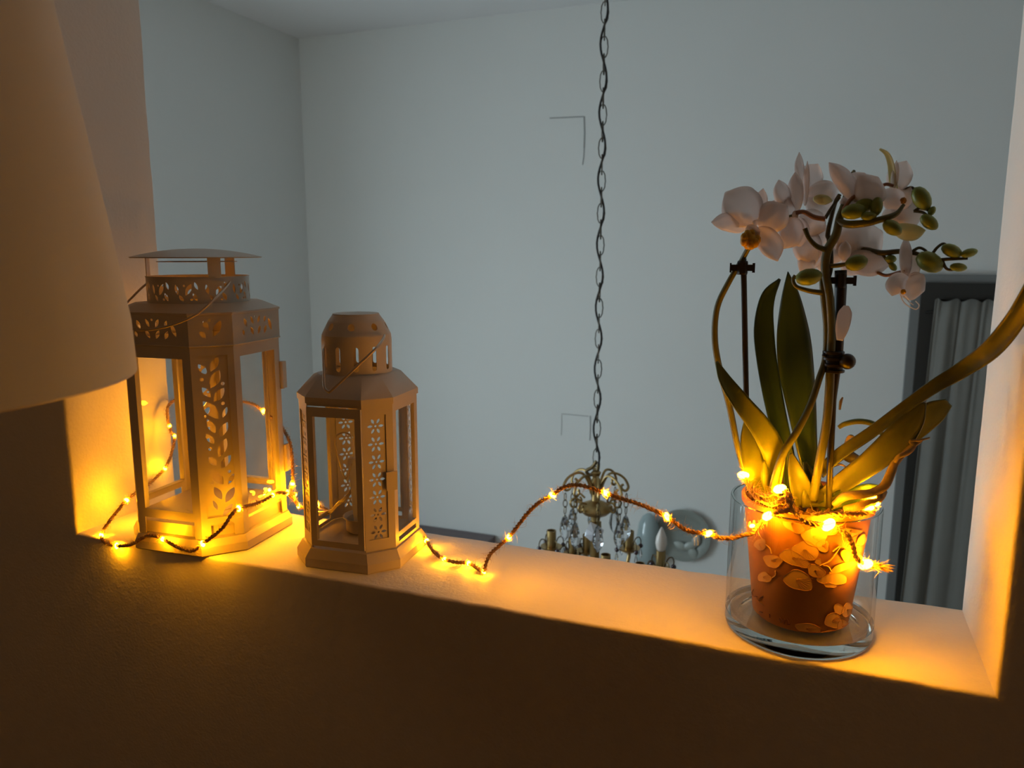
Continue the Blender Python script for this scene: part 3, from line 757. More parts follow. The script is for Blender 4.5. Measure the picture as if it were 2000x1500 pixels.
# ------------------------------------------------------------------ potted orchid
PX, PY = .0015, .0700
def orchid():
    t = thing('potted_orchid', 'white orchid in a terracotta pot printed with pale flowers, inside the vase', 'potted plant', (PX, PY, .0142))
    off = Vector((PX, PY, .0142))
    potm = mat('terracotta_pot', (.40, .155, .045), .55, bump=.08, bscale=300, var=.06, vscale=30)
    rim_m = mat('pot_rim_cream', (.66, .36, .18), .5)
    prn = mat('pale_flower_print', (.60, .35, .16), .55, var=.08, vscale=60)
    prd = mat('dark_print_line', (.36, .15, .05), .6)
    ink = mat('dark_stamp_ink', (.12, .03, .02), .6)
    zb, zt, rb, rt = .0150, .1370, .0455, .0595
    def RR(z): return rb+(rt-rb)*(z-zb)/(zt-zb)
    T = Matrix.Translation((PX, PY, 0))
    zb += .0006
    pot = MB().lathe([(.0005, zb), (rb-.003, zb), (rb, zb+.003), (rt-.001, zt-.008), (rt+.0018, zt-.007), (rt+.0020, zt-.001), (rt+.001, zt), (rt-.0015, zt-.001), (rt-.002, zt-.006), (rb-.002, zb+.006), (.0005, zb+.005)], 72, T, cap=False).obj('pot', potm, t, off, smooth=40)
    # printed flowers, laid on the pot as flat print; units are (u, v) of the pot's front elevation
    U0 = 640.0
    def onpot(lift):
        def f(x, y, d):
            s = max(-.985, min(.985, x/RR(y))); z = max(zb+.003, y-.022*(1-math.sqrt(1-s*s))); r = RR(z)+lift-d; a = math.asin(s)-PI/2+.02
            return (PX+r*math.cos(a), PY+r*math.sin(a), z)
        return f
    def E(u, v): return ((u-U0)*.1473*.001, .137-(v-400)*.000149)
    def blob(u, v, ru, rv, ang, k=22, point=0.0):
        c = E(u, v); P = []; an = math.radians(-ang)
        for i in range(k):
            q = 2*PI*i/k; rr = 1+.09*math.sin(3*q+u)+.04*math.sin(5*q+v)+.10*math.cos(2*q)*math.sin(u)
            x = ru*math.cos(q)*rr*(1+point*max(0, math.cos(q))); y = rv*math.sin(q)*rr*(1-point*max(0, math.cos(q)))
            P.append((c[0]+(x*math.cos(an)-y*math.sin(an))*.000147, c[1]+(x*math.sin(an)+y*math.cos(an))*.00014))
        return P
    ell = [ (560, 470, 75, 50, 45), (640, 640, 72, 75, 80), (690, 540, 80, 60, 0), (760, 470, 70, 45, 10), (700, 400, 90, 40, 0), (820, 420, 60, 45, 20), (900, 470, 70, 45, -20), (740, 590, 40, 40, 0),
      (975, 520, 28, 50, 30),
      (368, 630, 42, 42, 20), (452, 735, 60, 45, 5), (405, 855, 45, 38, 0),
      (580, 700, 88, 52, 22), (612, 845, 82, 74, 20), (710, 765, 55, 42, 30),
      (870, 715, 95, 26, -32), (815, 805, 105, 36, -12), (800, 848, 35, 18, 0), (880, 635, 30, 46, -15), (720, 700, 20, 20, 0),
      (868, 1005, 34, 42, 0), (930, 1000, 40, 56, 30), (840, 1090, 62, 52, -20), (905, 1120, 40, 50, 20), (690, 1175, 80, 42, 5), (850, 1185, 80, 34, -15)]
    cx = [i*.004 for i in range(-14, 15)]
    k = 0
    for (u, v, ru, rv, an) in ell:
        lf = .00025+.00005*(k % 5); k += 1
        c = E(u, v)
        def safe(P): return [(max(-.0585*min(1, RR(y)/rt)+.0004, min(.0585*RR(y)/rt-.0004, x)), max(zb+.003, min(zt-.0085, y))) for x, y in P]
        o = MB().plate([safe(blob(u, v, ru, rv, an))], 0, onpot(lf+.0003), cutx=cx).obj('printed_petal', prn, pot, off)
        m = MB()
        P = safe(blob(u, v, ru*1.0, rv*1.0, an)); P.append(P[0])
        m.tube([onpot(lf+.00035)(x, y, 0) for x, y in P], .00019, 4)
        if min(ru, rv) > 36:
            for j in range(-3, 4):
                q0 = math.radians(-an); ax, ay = math.cos(q0), math.sin(q0); s = j*.2
                pts = []
                for w in (-.15, .25, .62, .85):
                    x = ru*w; y = rv*s*(w+.3)*1.1
                    pts.append((c[0]+(x*ax-y*ay)*.000147, c[1]+(x*ay+y*ax)*.00014))
                m.tube([onpot(lf+.00035)(x, y, 0) for x, y in safe(pts)], .00013, 3)
        m.obj('printed_outline', prd, o.parent, off)
    m = MB()
    for L in ([(400, 625), (430, 650), (442, 685)], [(472, 800), (474, 830), (455, 850)], [(800, 620), (840, 580), (790, 680), (730, 725)], [(750, 720), (780, 725), (800, 755)]):
        P = spline([(*E(u, v), 0) for u, v in L], 4); m.tube([onpot(.0005)(p.x, p.y, 0) for p in P], .0006, 5)
    m.obj('printed_stem', prn, pot, off)
    m = MB()   # dark stamped marks low on the pot
    for L in ([(335, 950), (320, 975), (335, 1000), (362, 1000)], [(405, 990), (385, 1005), (378, 1030), (410, 1055)], [(360, 1010), (385, 1035)], [(385, 1105), (405, 1105)], [(452, 1110), (455, 1135)],
              [(520, 1125), (512, 1145), (524, 1160), (534, 1142), (522, 1126)], [(548, 1130), (545, 1165)], [(562, 1128), (572, 1148), (566, 1166), (584, 1160)], [(480, 1095), (484, 1098)]):
        m.tube([onpot(.0006)(*E(u, v), 0) for u, v in L], .00055, 4)
    m.obj('stamped_marks', ink, pot, off)
    # bark
    bark = mat('bark_mulch', (.10, .045, .02), .8, bump=.4, bscale=200, var=.4, vscale=80)
    m = MB().lathe([(.0005, .124), (rt-.004, .122), (rt-.005, .112), (.0005, .112)], 32, T, cap=False)
    for i in range(130):
        r = math.sqrt(random.random())*(rt-.008); a = random.random()*2*PI
        mx = Matrix.Translation((PX+r*math.cos(a), PY+r*math.sin(a), .124+random.random()*.006)) @ Matrix.Rotation(random.random()*6, 4, Vector((random.random(), random.random(), random.random()+.1)).normalized())
        m.box(-.005*random.uniform(.5, 1.2), .005, -.003, .003*random.uniform(.5, 1.3), -.0015, .0015, mx)
    m.obj('bark', bark, t, off, kind='stuff')

    leafm = mat('orchid_leaf', (.026, .060, .046), .36, bump=.12, bscale=60, var=.18, vscale=12, trans=.10, spec=.45, stretch=(8, 8, 1))
    leafo = mat('orchid_leaf_olive', (.105, .115, .035), .4, bump=.12, bscale=60, var=.2, vscale=12, trans=.12, spec=.45, stretch=(8, 8, 1))
    leafy = mat('orchid_leaf_young', (.20, .23, .045), .4, bump=.1, bscale=60, var=.15, vscale=15, trans=.18, spec=.45)
    stemm = mat('orchid_spike_green', (.10, .105, .032), .45, var=.25, vscale=30)
    stemd = mat('orchid_spike_dark', (.075, .065, .03), .5, var=.25, vscale=30)
    redst = mat('pedicel_pinkish', (.33, .17, .12), .5)
    budm = mat('orchid_bud', (.25, .34, .07), .4, var=.3, vscale=90, trans=.15)
    rootm = mat('aerial_root', (.36, .27, .15), .9, bump=.9, bscale=250, var=.35, vscale=70)
    petalm = mat('orchid_petal', (.93, .86, .83), .55, bump=.12, bscale=160, var=.03, vscale=50, trans=.68)
    lipm = mat('orchid_lip_yellow', (.85, .50, .04), .5, var=.3, vscale=300, trans=.2)
    stakem = mat('dark_plant_stake', (.012, .010, .010), .45)
    clipm = mat('black_plant_clip', (.010, .009, .010), .4)
    S = .000498   # metres per photo pixel at the plant

    def leaf(pts, wid, name, material, cup=.25, twist=0.0, th=.0012, fold=.0):
        """pts: (px, py, Y) centre line; wid in px; blade turned by twist (radians, list or number) about its own axis"""
        C = spline([W_(x, y, Y) for x, y, Y in pts], 8); n = len(C); w = [v.x for v in lerp_list([v for v in spline([(q, 0, 0) for q in wid], 4)], n)]
        tw = lerp_list(twist if hasattr(twist, '__len__') else [twist]*2, n); G = []
        for i in range(n):
            T_ = (C[min(i+1, n-1)]-C[max(i-1, 0)]).normalized()
            toc = (CAM-C[i]).normalized(); side = T_.cross(toc).normalized(); nrm = side.cross(T_).normalized()
            s2 = side*math.cos(tw[i])+nrm*math.sin(tw[i]); n2 = nrm*math.cos(tw[i])-side*math.sin(tw[i])
            hw = w[i]*S/2; row = []
            for q in (-1, -.7, -.35, 0, .35, .7, 1):
                row.append(C[i]+s2*hw*q+n2*hw*cup*(q*q)+n2*(-fold*hw*(1-abs(q))))
            G.append(row)
        return MB().grid(G, th).obj(name, material, t, off, smooth=180)
    # tall upright leaves
    leaf([(1548, 985, .075), (1538, 900, .078), (1515, 800, .085), (1497, 700, .09), (1492, 632, .09), (1500, 580, .088), (1523, 545, .086)], [20, 26, 32, 36, 37, 37, 30, 22, 3], 'leaf', leafm, .3)
    leaf([(1590, 965, .07), (1578, 890, .072), (1566, 800, .078), (1555, 720, .08), (1549, 650, .08), (1544, 580, .078), (1539, 531, .074)], [30, 32, 42, 54, 63, 66, 60, 44, 24, 2], 'leaf', leafm, -.35, fold=.35)
    # twisted leaf folding forward
    leaf([(1512, 975, .045), (1513, 930, .042), (1510, 880, .040), (1484, 833, .036), (1450, 790, .034), (1418, 745, .038), (1400, 706, .046)], [22, 30, 38, 42, 40, 36, 30, 20, 4], 'leaf', leafy, .25, [.9, .5, .1, -.25, -.3, -.3, -.2])
    leaf([(1503, 978, .048), (1480, 925, .046), (1464, 870, .050), (1456, 815, .060)], [34, 40, 42, 36, 24, 2], 'leaf', leafy, .3, .2)
    leaf([(1508, 985, .040), (1498, 940, .038), (1492, 900, .040)], [20, 18, 16, 2], 'leaf', leafy, .3)
    # long thin leaf reaching to the right
    leaf([(1600, 925, .050), (1640, 887, .048), (1700, 846, .048), (1765, 797, .048), (1820, 758, .047), (1880, 722, .045), (1935, 683, .030), (1978, 632, .012), (2003, 585, -.006), (2018, 530, -.025)], [20, 20, 20, 19, 20, 24, 28, 30, 28, 22, 4], 'leaf', leafo, .35, [.2, .1, 0])
    leaf([(1610, 968, .048), (1655, 935, .046), (1704, 900, .045), (1750, 858, .045), (1783, 820, .047), (1806, 786, .05)], [26, 34, 40, 46, 46, 32, 4], 'leaf', leafo, .3, -.15)
    leaf([(1650, 935, .075), (1710, 890, .078), (1770, 848, .08), (1815, 812, .082), (1853, 786, .084)], [22, 32, 38, 44, 46, 40, 16], 'leaf', leafo, .25, .2)
    leaf([(1600, 995, .05), (1640, 978, .045), (1690, 962, .045), (1728, 957, .05)], [20, 26, 30, 28, 12], 'leaf', leafm, .25)
    leaf([(1575, 985, .05), (1562, 945, .048), (1552, 912, .050), (1545, 885, .054)], [36, 38, 30, 18, 6], 'leaf', leafo, .4)
    leaf([(1592, 990, .05), (1590, 962, .05), (1582, 930, .056), (1572, 902, .062)], [44, 44, 30, 16, 5], 'leaf', leafo, .3)
    leaf([(1625, 985, .05), (1640, 968, .045), (1665, 955, .05)], [20, 18, 6], 'leaf', leafm, .3)

    def stem(pts, r, name, material, par=None, n=8, k=6):
        C = spline([W_(x, y, Y) for x, y, Y in pts], k)
        return MB().tube(C, [q*S for q in lerp_list(r if hasattr(r, '__len__') else [r]*2, len(C))], n).obj(name, material, par or t, off, smooth=60)
    # flower spikes
    stem([(1455, 925, .075), (1440, 870, .076), (1424, 790, .075), (1405, 720, .070), (1396, 660, .066), (1401, 600, .063), (1424, 550, .060), (1447, 512, .058), (1460, 488, .052), (1478, 460, .045), (1500, 440, .045), (1530, 428, .05), (1556, 420, .055)], [6, 6.5, 6.5, 6, 5.5, 5, 4.5, 4, 4], 'flower_spike', stemm)
    stem([(1504, 985, .035), (1514, 935, .030), (1530, 885, .030), (1557, 842, .032), (1583, 790, .036), (1600, 740, .042), (1612, 700, .048), (1614, 640, .05), (1607, 570, .05), (1605, 530, .05)], [7.5, 7.2, 7, 6.6, 6.2, 6, 5.8, 5.5, 5], 'flower_spike', stemm)
    sp = stem([(1588, 975, .045), (1600, 905, .042), (1614, 830, .042), (1620, 760, .044), (1622, 700, .046), (1624, 640, .048), (1620, 580, .048), (1612, 530, .048), (1616, 490, .048), (1633, 458, .046), (1640, 425, .046), (1650, 395, .05), (1660, 350, .058), (1668, 334, .064)], [8, 8, 8, 8, 7.8, 7.6, 7.6, 7.6, 8, 7.5, 6.8, 6, 5, 3], 'flower_spike', stemm)
    stem([(1612, 560, .055), (1622, 520, .057), (1620, 470, .06), (1617, 455, .062), (1630, 400, .064), (1640, 380, .066)], [5, 5, 4, 3.5], 'flower_spike', stemd)
    # side branch carrying buds
    stem([(1636, 430, .046), (1655, 438, .04), (1690, 436, .036), (1722, 428, .036), (1750, 418, .04), (1765, 400, .045)], [6, 7, 6, 5, 3], 'side_branch', stemm)
    stem([(1612, 488, .046), (1594, 480, .042), (1580, 465, .040), (1572, 446, .04)], [5, 4.5, 4, 4.5], 'side_branch', stemm)
    stem([(1612, 428, .05), (1590, 424, .05), (1570, 414, .05), (1554, 416, .05)], [4.5, 4.5, 4, 4], 'pedicel', redst)
    stem([(1612, 426, .055), (1625, 405, .058), (1640, 385, .06)], [3.5, 3, 3], 'pedicel', stemd)
    stem([(1605, 572, .045), (1580, 568, .040), (1556, 560, .036), (1549, 547, .036), (1554, 538, .036)], [5, 4.5, 3.5, 3.5, 4], 'pedicel', stemm)
    stem([(1640, 425, .048), (1652, 402, .044), (1668, 384, .042), (1680, 383, .042)], [4, 3.5, 3.2], 'pedicel', redst)
    stem([(1715, 368, .06), (1730, 360, .058), (1745, 363, .058)], [3, 3, 3], 'pedicel', redst)
    stem([(1618, 520, .05), (1640, 518, .048), (1660, 514, .046)], [4, 4, 3], 'pedicel', stemm)
    stem([(1710, 530, .07), (1730, 538, .068), (1752, 533, .064), (1768, 528, .06)], [3, 3, 3], 'pedicel', redst)
    # right hand racemes
    stem([(1650, 480, .08), (1690, 488, .075), (1722, 494, .07), (1760, 491, .066), (1795, 497, .064), (1825, 507, .062), (1855, 506, .06), (1890, 505, .06)], [6, 5.5, 5, 4, 3.5, 3, 2.2], 'side_branch', stemd)
    for L in ([(1780, 492, .065), (1795, 484, .064), (1808, 490, .063), (1812, 500, .062)], [(1818, 500, .062), (1830, 484, .062), (1842, 476, .062), (1850, 481, .062)], [(1840, 508, .061), (1848, 524, .06), (1860, 527, .06), (1868, 522, .06)],
              [(1722, 494, .07), (1732, 508, .069), (1742, 520, .068)], [(1765, 372, .065), (1780, 366, .064), (1792, 376, .064)], [(1785, 412, .062), (1802, 415, .06), (1812, 422, .058)], [(1785, 413, .062), (1800, 405, .062), (1817, 413, .062)]):
        stem(L, [2.8, 2.4, 2.6], 'pedicel', stemd)
    def bud(px, py, Y, L, w, ang, material=budm):
        c = W_(px, py, Y); a = math.radians(ang); ax = (rgt*math.cos(a)+upv*math.sin(a)).normalized()
        q = ax.to_track_quat('Z', 'Y').to_matrix().to_4x4(); T2 = Matrix.Translation(c) @ q
        pr = [(.0005, -.5), (.25, -.44), (.42, -.28), (.5, -.05), (.46, .18), (.33, .36), (.15, .47), (.0005, .5)]
        w *= .86
        o = MB().lathe([(r*w*S if r > .001 else .0002, z*L*S) for r, z in pr], 14, T2, cap=False)
        o.obj('bud', material, t, off, smooth=180)
    for b in [(1580, 541, .036, 48, 36, 10), (1668, 413, .035, 44, 32, 10), (1690, 400, .042, 40, 30, 20), (1712, 403, .038, 34, 24, 80), (1697, 422, .034, 28, 18, 5), (1743, 445, .036, 36, 28, -35), (1673, 513, .044, 40, 34, 15),
              (1800, 388, .062, 46, 34, -60), (1815, 434, .058, 36, 26, -40), (1820, 412, .06, 18, 14, 60), (1740, 506, .068, 20, 18, 0), (1744, 521, .068, 18, 14, -50), (1816, 512, .06, 50, 40, -30), (1859, 490, .06, 38, 26, -25), (1893, 494, .06, 30, 18, 15), (1872, 522, .06, 30, 18, -5)]:
        bud(*b)

    # flowers: each a small column with its sepals, petals and lip
    petaly = mat('orchid_petal_greenish', (.84, .80, .52), .55, bump=.12, bscale=160, trans=.55)
    def tep(par, bx, by, tx, ty, wpx, Y0, Y1, nm='petal', cup=.18, tw=0.0, bow=0.0, ma=None, tipw=.10):
        """one tepal from its base to its tip, wpx across; bow bends it sideways in px"""
        mxp, myp = (bx+tx)/2, (by+ty)/2; dx, dy = tx-bx, ty-by; L = math.hypot(dx, dy); mxp += -dy/L*bow; myp += dx/L*bow
        C = spline([W_(bx, by, Y0), W_(mxp, myp, (Y0+Y1)/2-.002), W_(tx, ty, Y1)], 11); n = len(C); G = []
        for i in range(n):
            s_ = i/(n-1)
            w = (.22+.78*math.sin(PI*min(1, (s_*.98))**.85)**.75) if s_ < .55 else max(tipw, (1-((s_-.5)/.5)**2.4))
            if s_ == 1: w = tipw*.5
            T_ = (C[min(i+1, n-1)]-C[max(i-1, 0)]).normalized(); toc = (CAM-C[i]).normalized(); side = T_.cross(toc).normalized(); nn = side.cross(T_).normalized()
            s2 = side*math.cos(tw)+nn*math.sin(tw); n2 = nn*math.cos(tw)-side*math.sin(tw); hw = w*wpx*S/2
            G.append([C[i]+s2*hw*q+n2*hw*(cup*(1-q*q)+.06*math.sin(q*5+s_*7)) for q in (-1, -.7, -.35, 0, .35, .7, 1)])
        MB().grid(G, .0004).obj(nm, ma or petalm, par, off, smooth=180)
    def fbase(px, py, Y, r=5):
        c = W_(px, py, Y); return MB().ball(c, r*S, 8, 6, (1, 1, 1.4)).obj('flower', petalm, t, off, smooth=180)
    def lipm_(par, px, py, Y, r, ma=None):
        m = MB()
        for k in range(9):
            a = 2*PI*k/9; c = W_(px, py, Y)
            m.ball(c+Vector((math.cos(a)*r*S*.55, random.uniform(-.6, .2)*r*S, math.sin(a)*r*S*.5)), r*S*.42, 7, 5, (1, .8, 1.2))
        m.ball(W_(px, py, Y), r*S*.7, 8, 6)
        m.obj('lip', ma or lipm, par, off, smooth=180)
    # front left flower
    f = fbase(1474, 436, .038)
    tep(f, 1474, 434, 1416, 376, 74, .038, .034, bow=3, cup=.12)
    tep(f, 1477, 432, 1491, 368, 27, .042, .046, 'sepal'); tep(f, 1455, 448, 1389, 434, 34, .040, .030, 'sepal', bow=7)
    tep(f, 1478, 446, 1519, 510, 42, .036, .026, 'sepal', bow=-6); tep(f, 1478, 436, 1538, 402, 58, .040, .036, bow=4)
    tep(f, 1462, 440, 1478, 470, 26, .034, .026, 'petal', cup=.5)
    lipm_(f, 1466, 468, .027, 19)
    # second flower, seen from behind
    f = fbase(1553, 420, .052, 6)
    tep(f, 1534, 408, 1521, 351, 30, .058, .052, 'sepal'); tep(f, 1551, 422, 1498, 398, 66, .056, .060, bow=-6)
    tep(f, 1550, 424, 1530, 486, 44, .050, .046, 'sepal', bow=-5, cup=.3); tep(f, 1556, 424, 1564, 482, 46, .058, .056, bow=4)
    tep(f, 1558, 424, 1612, 450, 52, .060, .064)
    # third flower, edge on, pointing up
    f = fbase(1575, 375, .066, 6)
    tep(f, 1573, 372, 1561, 297, 18, .066, .058, 'sepal', bow=-5); tep(f, 1554, 414, 1553, 336, 30, .058, .056, tw=.3, cup=.3); tep(f, 1572, 402, 1577, 314, 13, .060, .060, tw=.5)
    tep(f, 1578, 372, 1598, 320, 44, .070, .074, bow=-4); tep(f, 1576, 380, 1640, 366, 44, .068, .066, cup=.35, bow=3); tep(f, 1576, 388, 1632, 406, 40, .066, .068, bow=6)
    lipm_(f, 1604, 388, .062, 7, budm); tep(f, 1588, 388, 1626, 392, 18, .060, .060, ma=petaly)
    # fourth flower, seen from behind, lit from below
    f = fbase(1672, 386, .046, 6)
    tep(f, 1674, 392, 1619, 317, 32, .046, .036, 'sepal', cup=.4, bow=3); tep(f, 1668, 386, 1716, 346, 70, .044, .042, bow=4, cup=.3)
    tep(f, 1672, 384, 1654, 416, 40, .048, .050, 'sepal'); tep(f, 1678, 382, 1706, 416, 46, .050, .054, 'sepal'); tep(f, 1664, 372, 1690, 338, 40, .050, .052)
    # fifth flower at the top right
    f = fbase(1752, 372, .064, 6)
    C_ = [(1748, 374, .062), (1744, 345, .060), (1740, 318, .058), (1732, 300, .056), (1718, 291, .055)]
    leaf(C_, [14, 13, 11, 8, 3], 'sepal', petaly, .4, .5, th=.0005)
    tep(f, 1750, 372, 1771, 314, 42, .064, .068, bow=-3); tep(f, 1745, 370, 1751, 313, 14, .060, .060, 'sepal', tw=.4); tep(f, 1756, 370, 1730, 408, 44, .060, .058, cup=.3)
    tep(f, 1752, 374, 1788, 388, 40, .066, .064, bow=5); tep(f, 1752, 398, 1790, 440, 52, .068, .070, bow=-4); tep(f, 1744, 400, 1752, 452, 44, .070, .072)
    tep(f, 1746, 444, 1808, 450, 30, .064, .060, bow=7, ma=petaly, cup=.4)
    lipm_(f, 1764, 392, .056, 6, mat('lip_brownish', (.35, .17, .03), .5))
    # sixth flower behind the spike
    f = fbase(1578, 462, .066, 5)
    tep(f, 1576, 452, 1622, 468, 46, .066, .070); tep(f, 1570, 446, 1590, 518, 52, .064, .062, bow=3); tep(f, 1606, 494, 1562, 530, 38, .066, .062, bow=5); tep(f, 1602, 480, 1614, 534, 34, .070, .070)
    tep(f, 1556, 470, 1566, 484, 18, .070, .072)
    # seventh flower, the broad rear one
    f = fbase(1652, 500, .074, 6)
    tep(f, 1644, 508, 1724, 452, 88, .076, .078, bow=-5, cup=.1); tep(f, 1652, 500, 1738, 518, 46, .074, .070, 'sepal', bow=6); tep(f, 1656, 496, 1640, 442, 52, .078, .082, 'sepal')
    tep(f, 1650, 502, 1622, 482, 46, .076, .080); tep(f, 1650, 500, 1684, 534, 44, .078, .080, 'sepal')
    tep(f, 1648, 508, 1652, 470, 22, .068, .064, 'petal', cup=.5)
    # small hanging flower
    f = fbase(1771, 540, .060, 5)
    tep(f, 1769, 542, 1769, 462, 21, .060, .062, 'sepal'); tep(f, 1779, 546, 1788, 488, 26, .062, .066, 'sepal'); tep(f, 1774, 542, 1742, 578, 36, .058, .052, bow=8, cup=.4)
    tep(f, 1768, 548, 1806, 568, 50, .058, .052, bow=2, cup=.3); tep(f, 1776, 540, 1803, 546, 16, .060, .060, bow=-3)
    lipm_(f, 1764, 570, .050, 5)
    m = MB()
    m.tube(spline([W_(x, y, .050) for x, y in ((1758, 574), (1765, 590), (1778, 600), (1790, 604), (1795, 596), (1788, 588))], 4), 1.1*S, 6)
    m.tube(spline([W_(x, y, .050) for x, y in ((1764, 578), (1774, 588), (1784, 596))], 4), 1.0*S, 6)
    m.obj('lip_tendril', petalm, f, off, smooth=60)
    # oval petal stuck on the stake
    leaf([(1640, 665, .036), (1645, 640, .036), (1650, 615, .037), (1653, 597, .038)], [10, 20, 24, 22, 8], 'fallen_petal', petalm, .1, th=.001)

    # stakes and clips
    MB().tube([W_(1618, 1000, .045), W_(1626, 780, .050), W_(1636, 690, .053), W_(1642, 560, .056), W_(1642, 528, .057)], [5*S, 7*S, 9.5*S, 10.5*S, 10.5*S], 12).obj('stake', stakem, t, off, smooth=60)
    MB().tube([W_(1462, 960, .062), W_(1457, 760, .062), W_(1452, 505, .060)], 5.6*S, 10).obj('stake', stakem, t, off, smooth=60)
    def clip(px, py, Y, w, ball=None):
        c = W_(px, py, Y); m = MB(); e = Matrix.Translation(c) @ Matrix.Rotation(YAW*.2, 4, 'Z')
        m.box(-w*S/2, w*S/2, -4*S, 4*S, -6*S, 6*S, e); m.box(-w*S/2-3*S, -w*S/2, -6*S, 6*S, -9*S, 9*S, e); m.box(w*S/2-2*S, w*S/2+3*S, -6*S, 6*S, -9*S, 9*S, e)
        m.lathe([(9*S, -13*S), (10*S, -10*S), (10*S, 10*S), (9*S, 13*S)], 12, e)
        m.obj('clip', clipm, t, off)
    clip(1450, 523, .056, 40); clip(1642, 548, .053, 46)
    m = MB()
    for k, y in enumerate((688, 700, 712, 724)):
        m.lathe([(17*S, -3*S), (19*S, -2*S), (19*S, 2*S), (17*S, 3*S)], 16, Matrix.Translation(W_(1628, y, .049)))
    m.lathe([(15*S, -20*S), (16.5*S, -18*S), (16.5*S, 18*S), (15*S, 20*S)], 16, Matrix.Translation(W_(1628, 706, .049)))
    m.ball(W_(1655, 706, .043), 14.5*S, 14, 10); m.tube([W_(1640, 706, .046), W_(1655, 706, .043)], 9*S, 8)
    m.tube([W_(1612, 690, .045), W_(1609, 696, .044)], 4*S, 6); m.tube([W_(1611, 718, .045), W_(1606, 722, .044)], 4*S, 6)
    m.obj('clip', clipm, t, off, smooth=40)
    # aerial roots and papery sheaths
    stem([(1630, 985, .035), (1650, 970, .028), (1678, 966, .026), (1705, 962, .028), (1728, 948, .032), (1742, 918, .036), (1748, 905, .037), (1764, 888, .04), (1785, 868, .042), (1800, 860, .043)], [6, 8, 8, 8, 8.5, 8, 6.5, 5, 5, 3], 'aerial_root', rootm, n=10)
    stem([(1748, 905, .037), (1755, 892, .034), (1772, 884, .036), (1785, 872, .04), (1778, 862, .04), (1795, 860, .04), (1816, 855, .042)], [5, 4, 5, 4, 3, 2.5, 1.5], 'dry_sheath', rootm)
    stem([(1638, 835, .075), (1650, 828, .075), (1675, 823, .075), (1700, 826, .075), (1715, 835, .075), (1722, 848, .075)], [4, 5, 5.5, 5.5, 5, 4], 'aerial_root', leafy)
    stem([(1645, 880, .078), (1652, 868, .078), (1657, 855, .078), (1664, 852, .078), (1672, 862, .078)], [3, 4, 3.5, 3, 2], 'dry_sheath', rootm)
    stem([(1630, 905, .078), (1645, 890, .08), (1662, 893, .08), (1685, 905, .08), (1700, 912, .08)], [5, 10, 12, 8, 5], 'aerial_root', stemd)
    stem([(1630, 910, .07), (1642, 907, .07), (1655, 914, .07)], [2, 2, 1.5], 'aerial_root', rootm)
    stem([(1640, 800, .06), (1642, 785, .06), (1646, 776, .06)], [2, 3, 1.5], 'dry_sheath', rootm)
    stem([(1650, 995, .03), (1680, 988, .026), (1715, 975, .03), (1728, 960, .04)], [7, 8, 8, 5], 'aerial_root', rootm)
orchid()

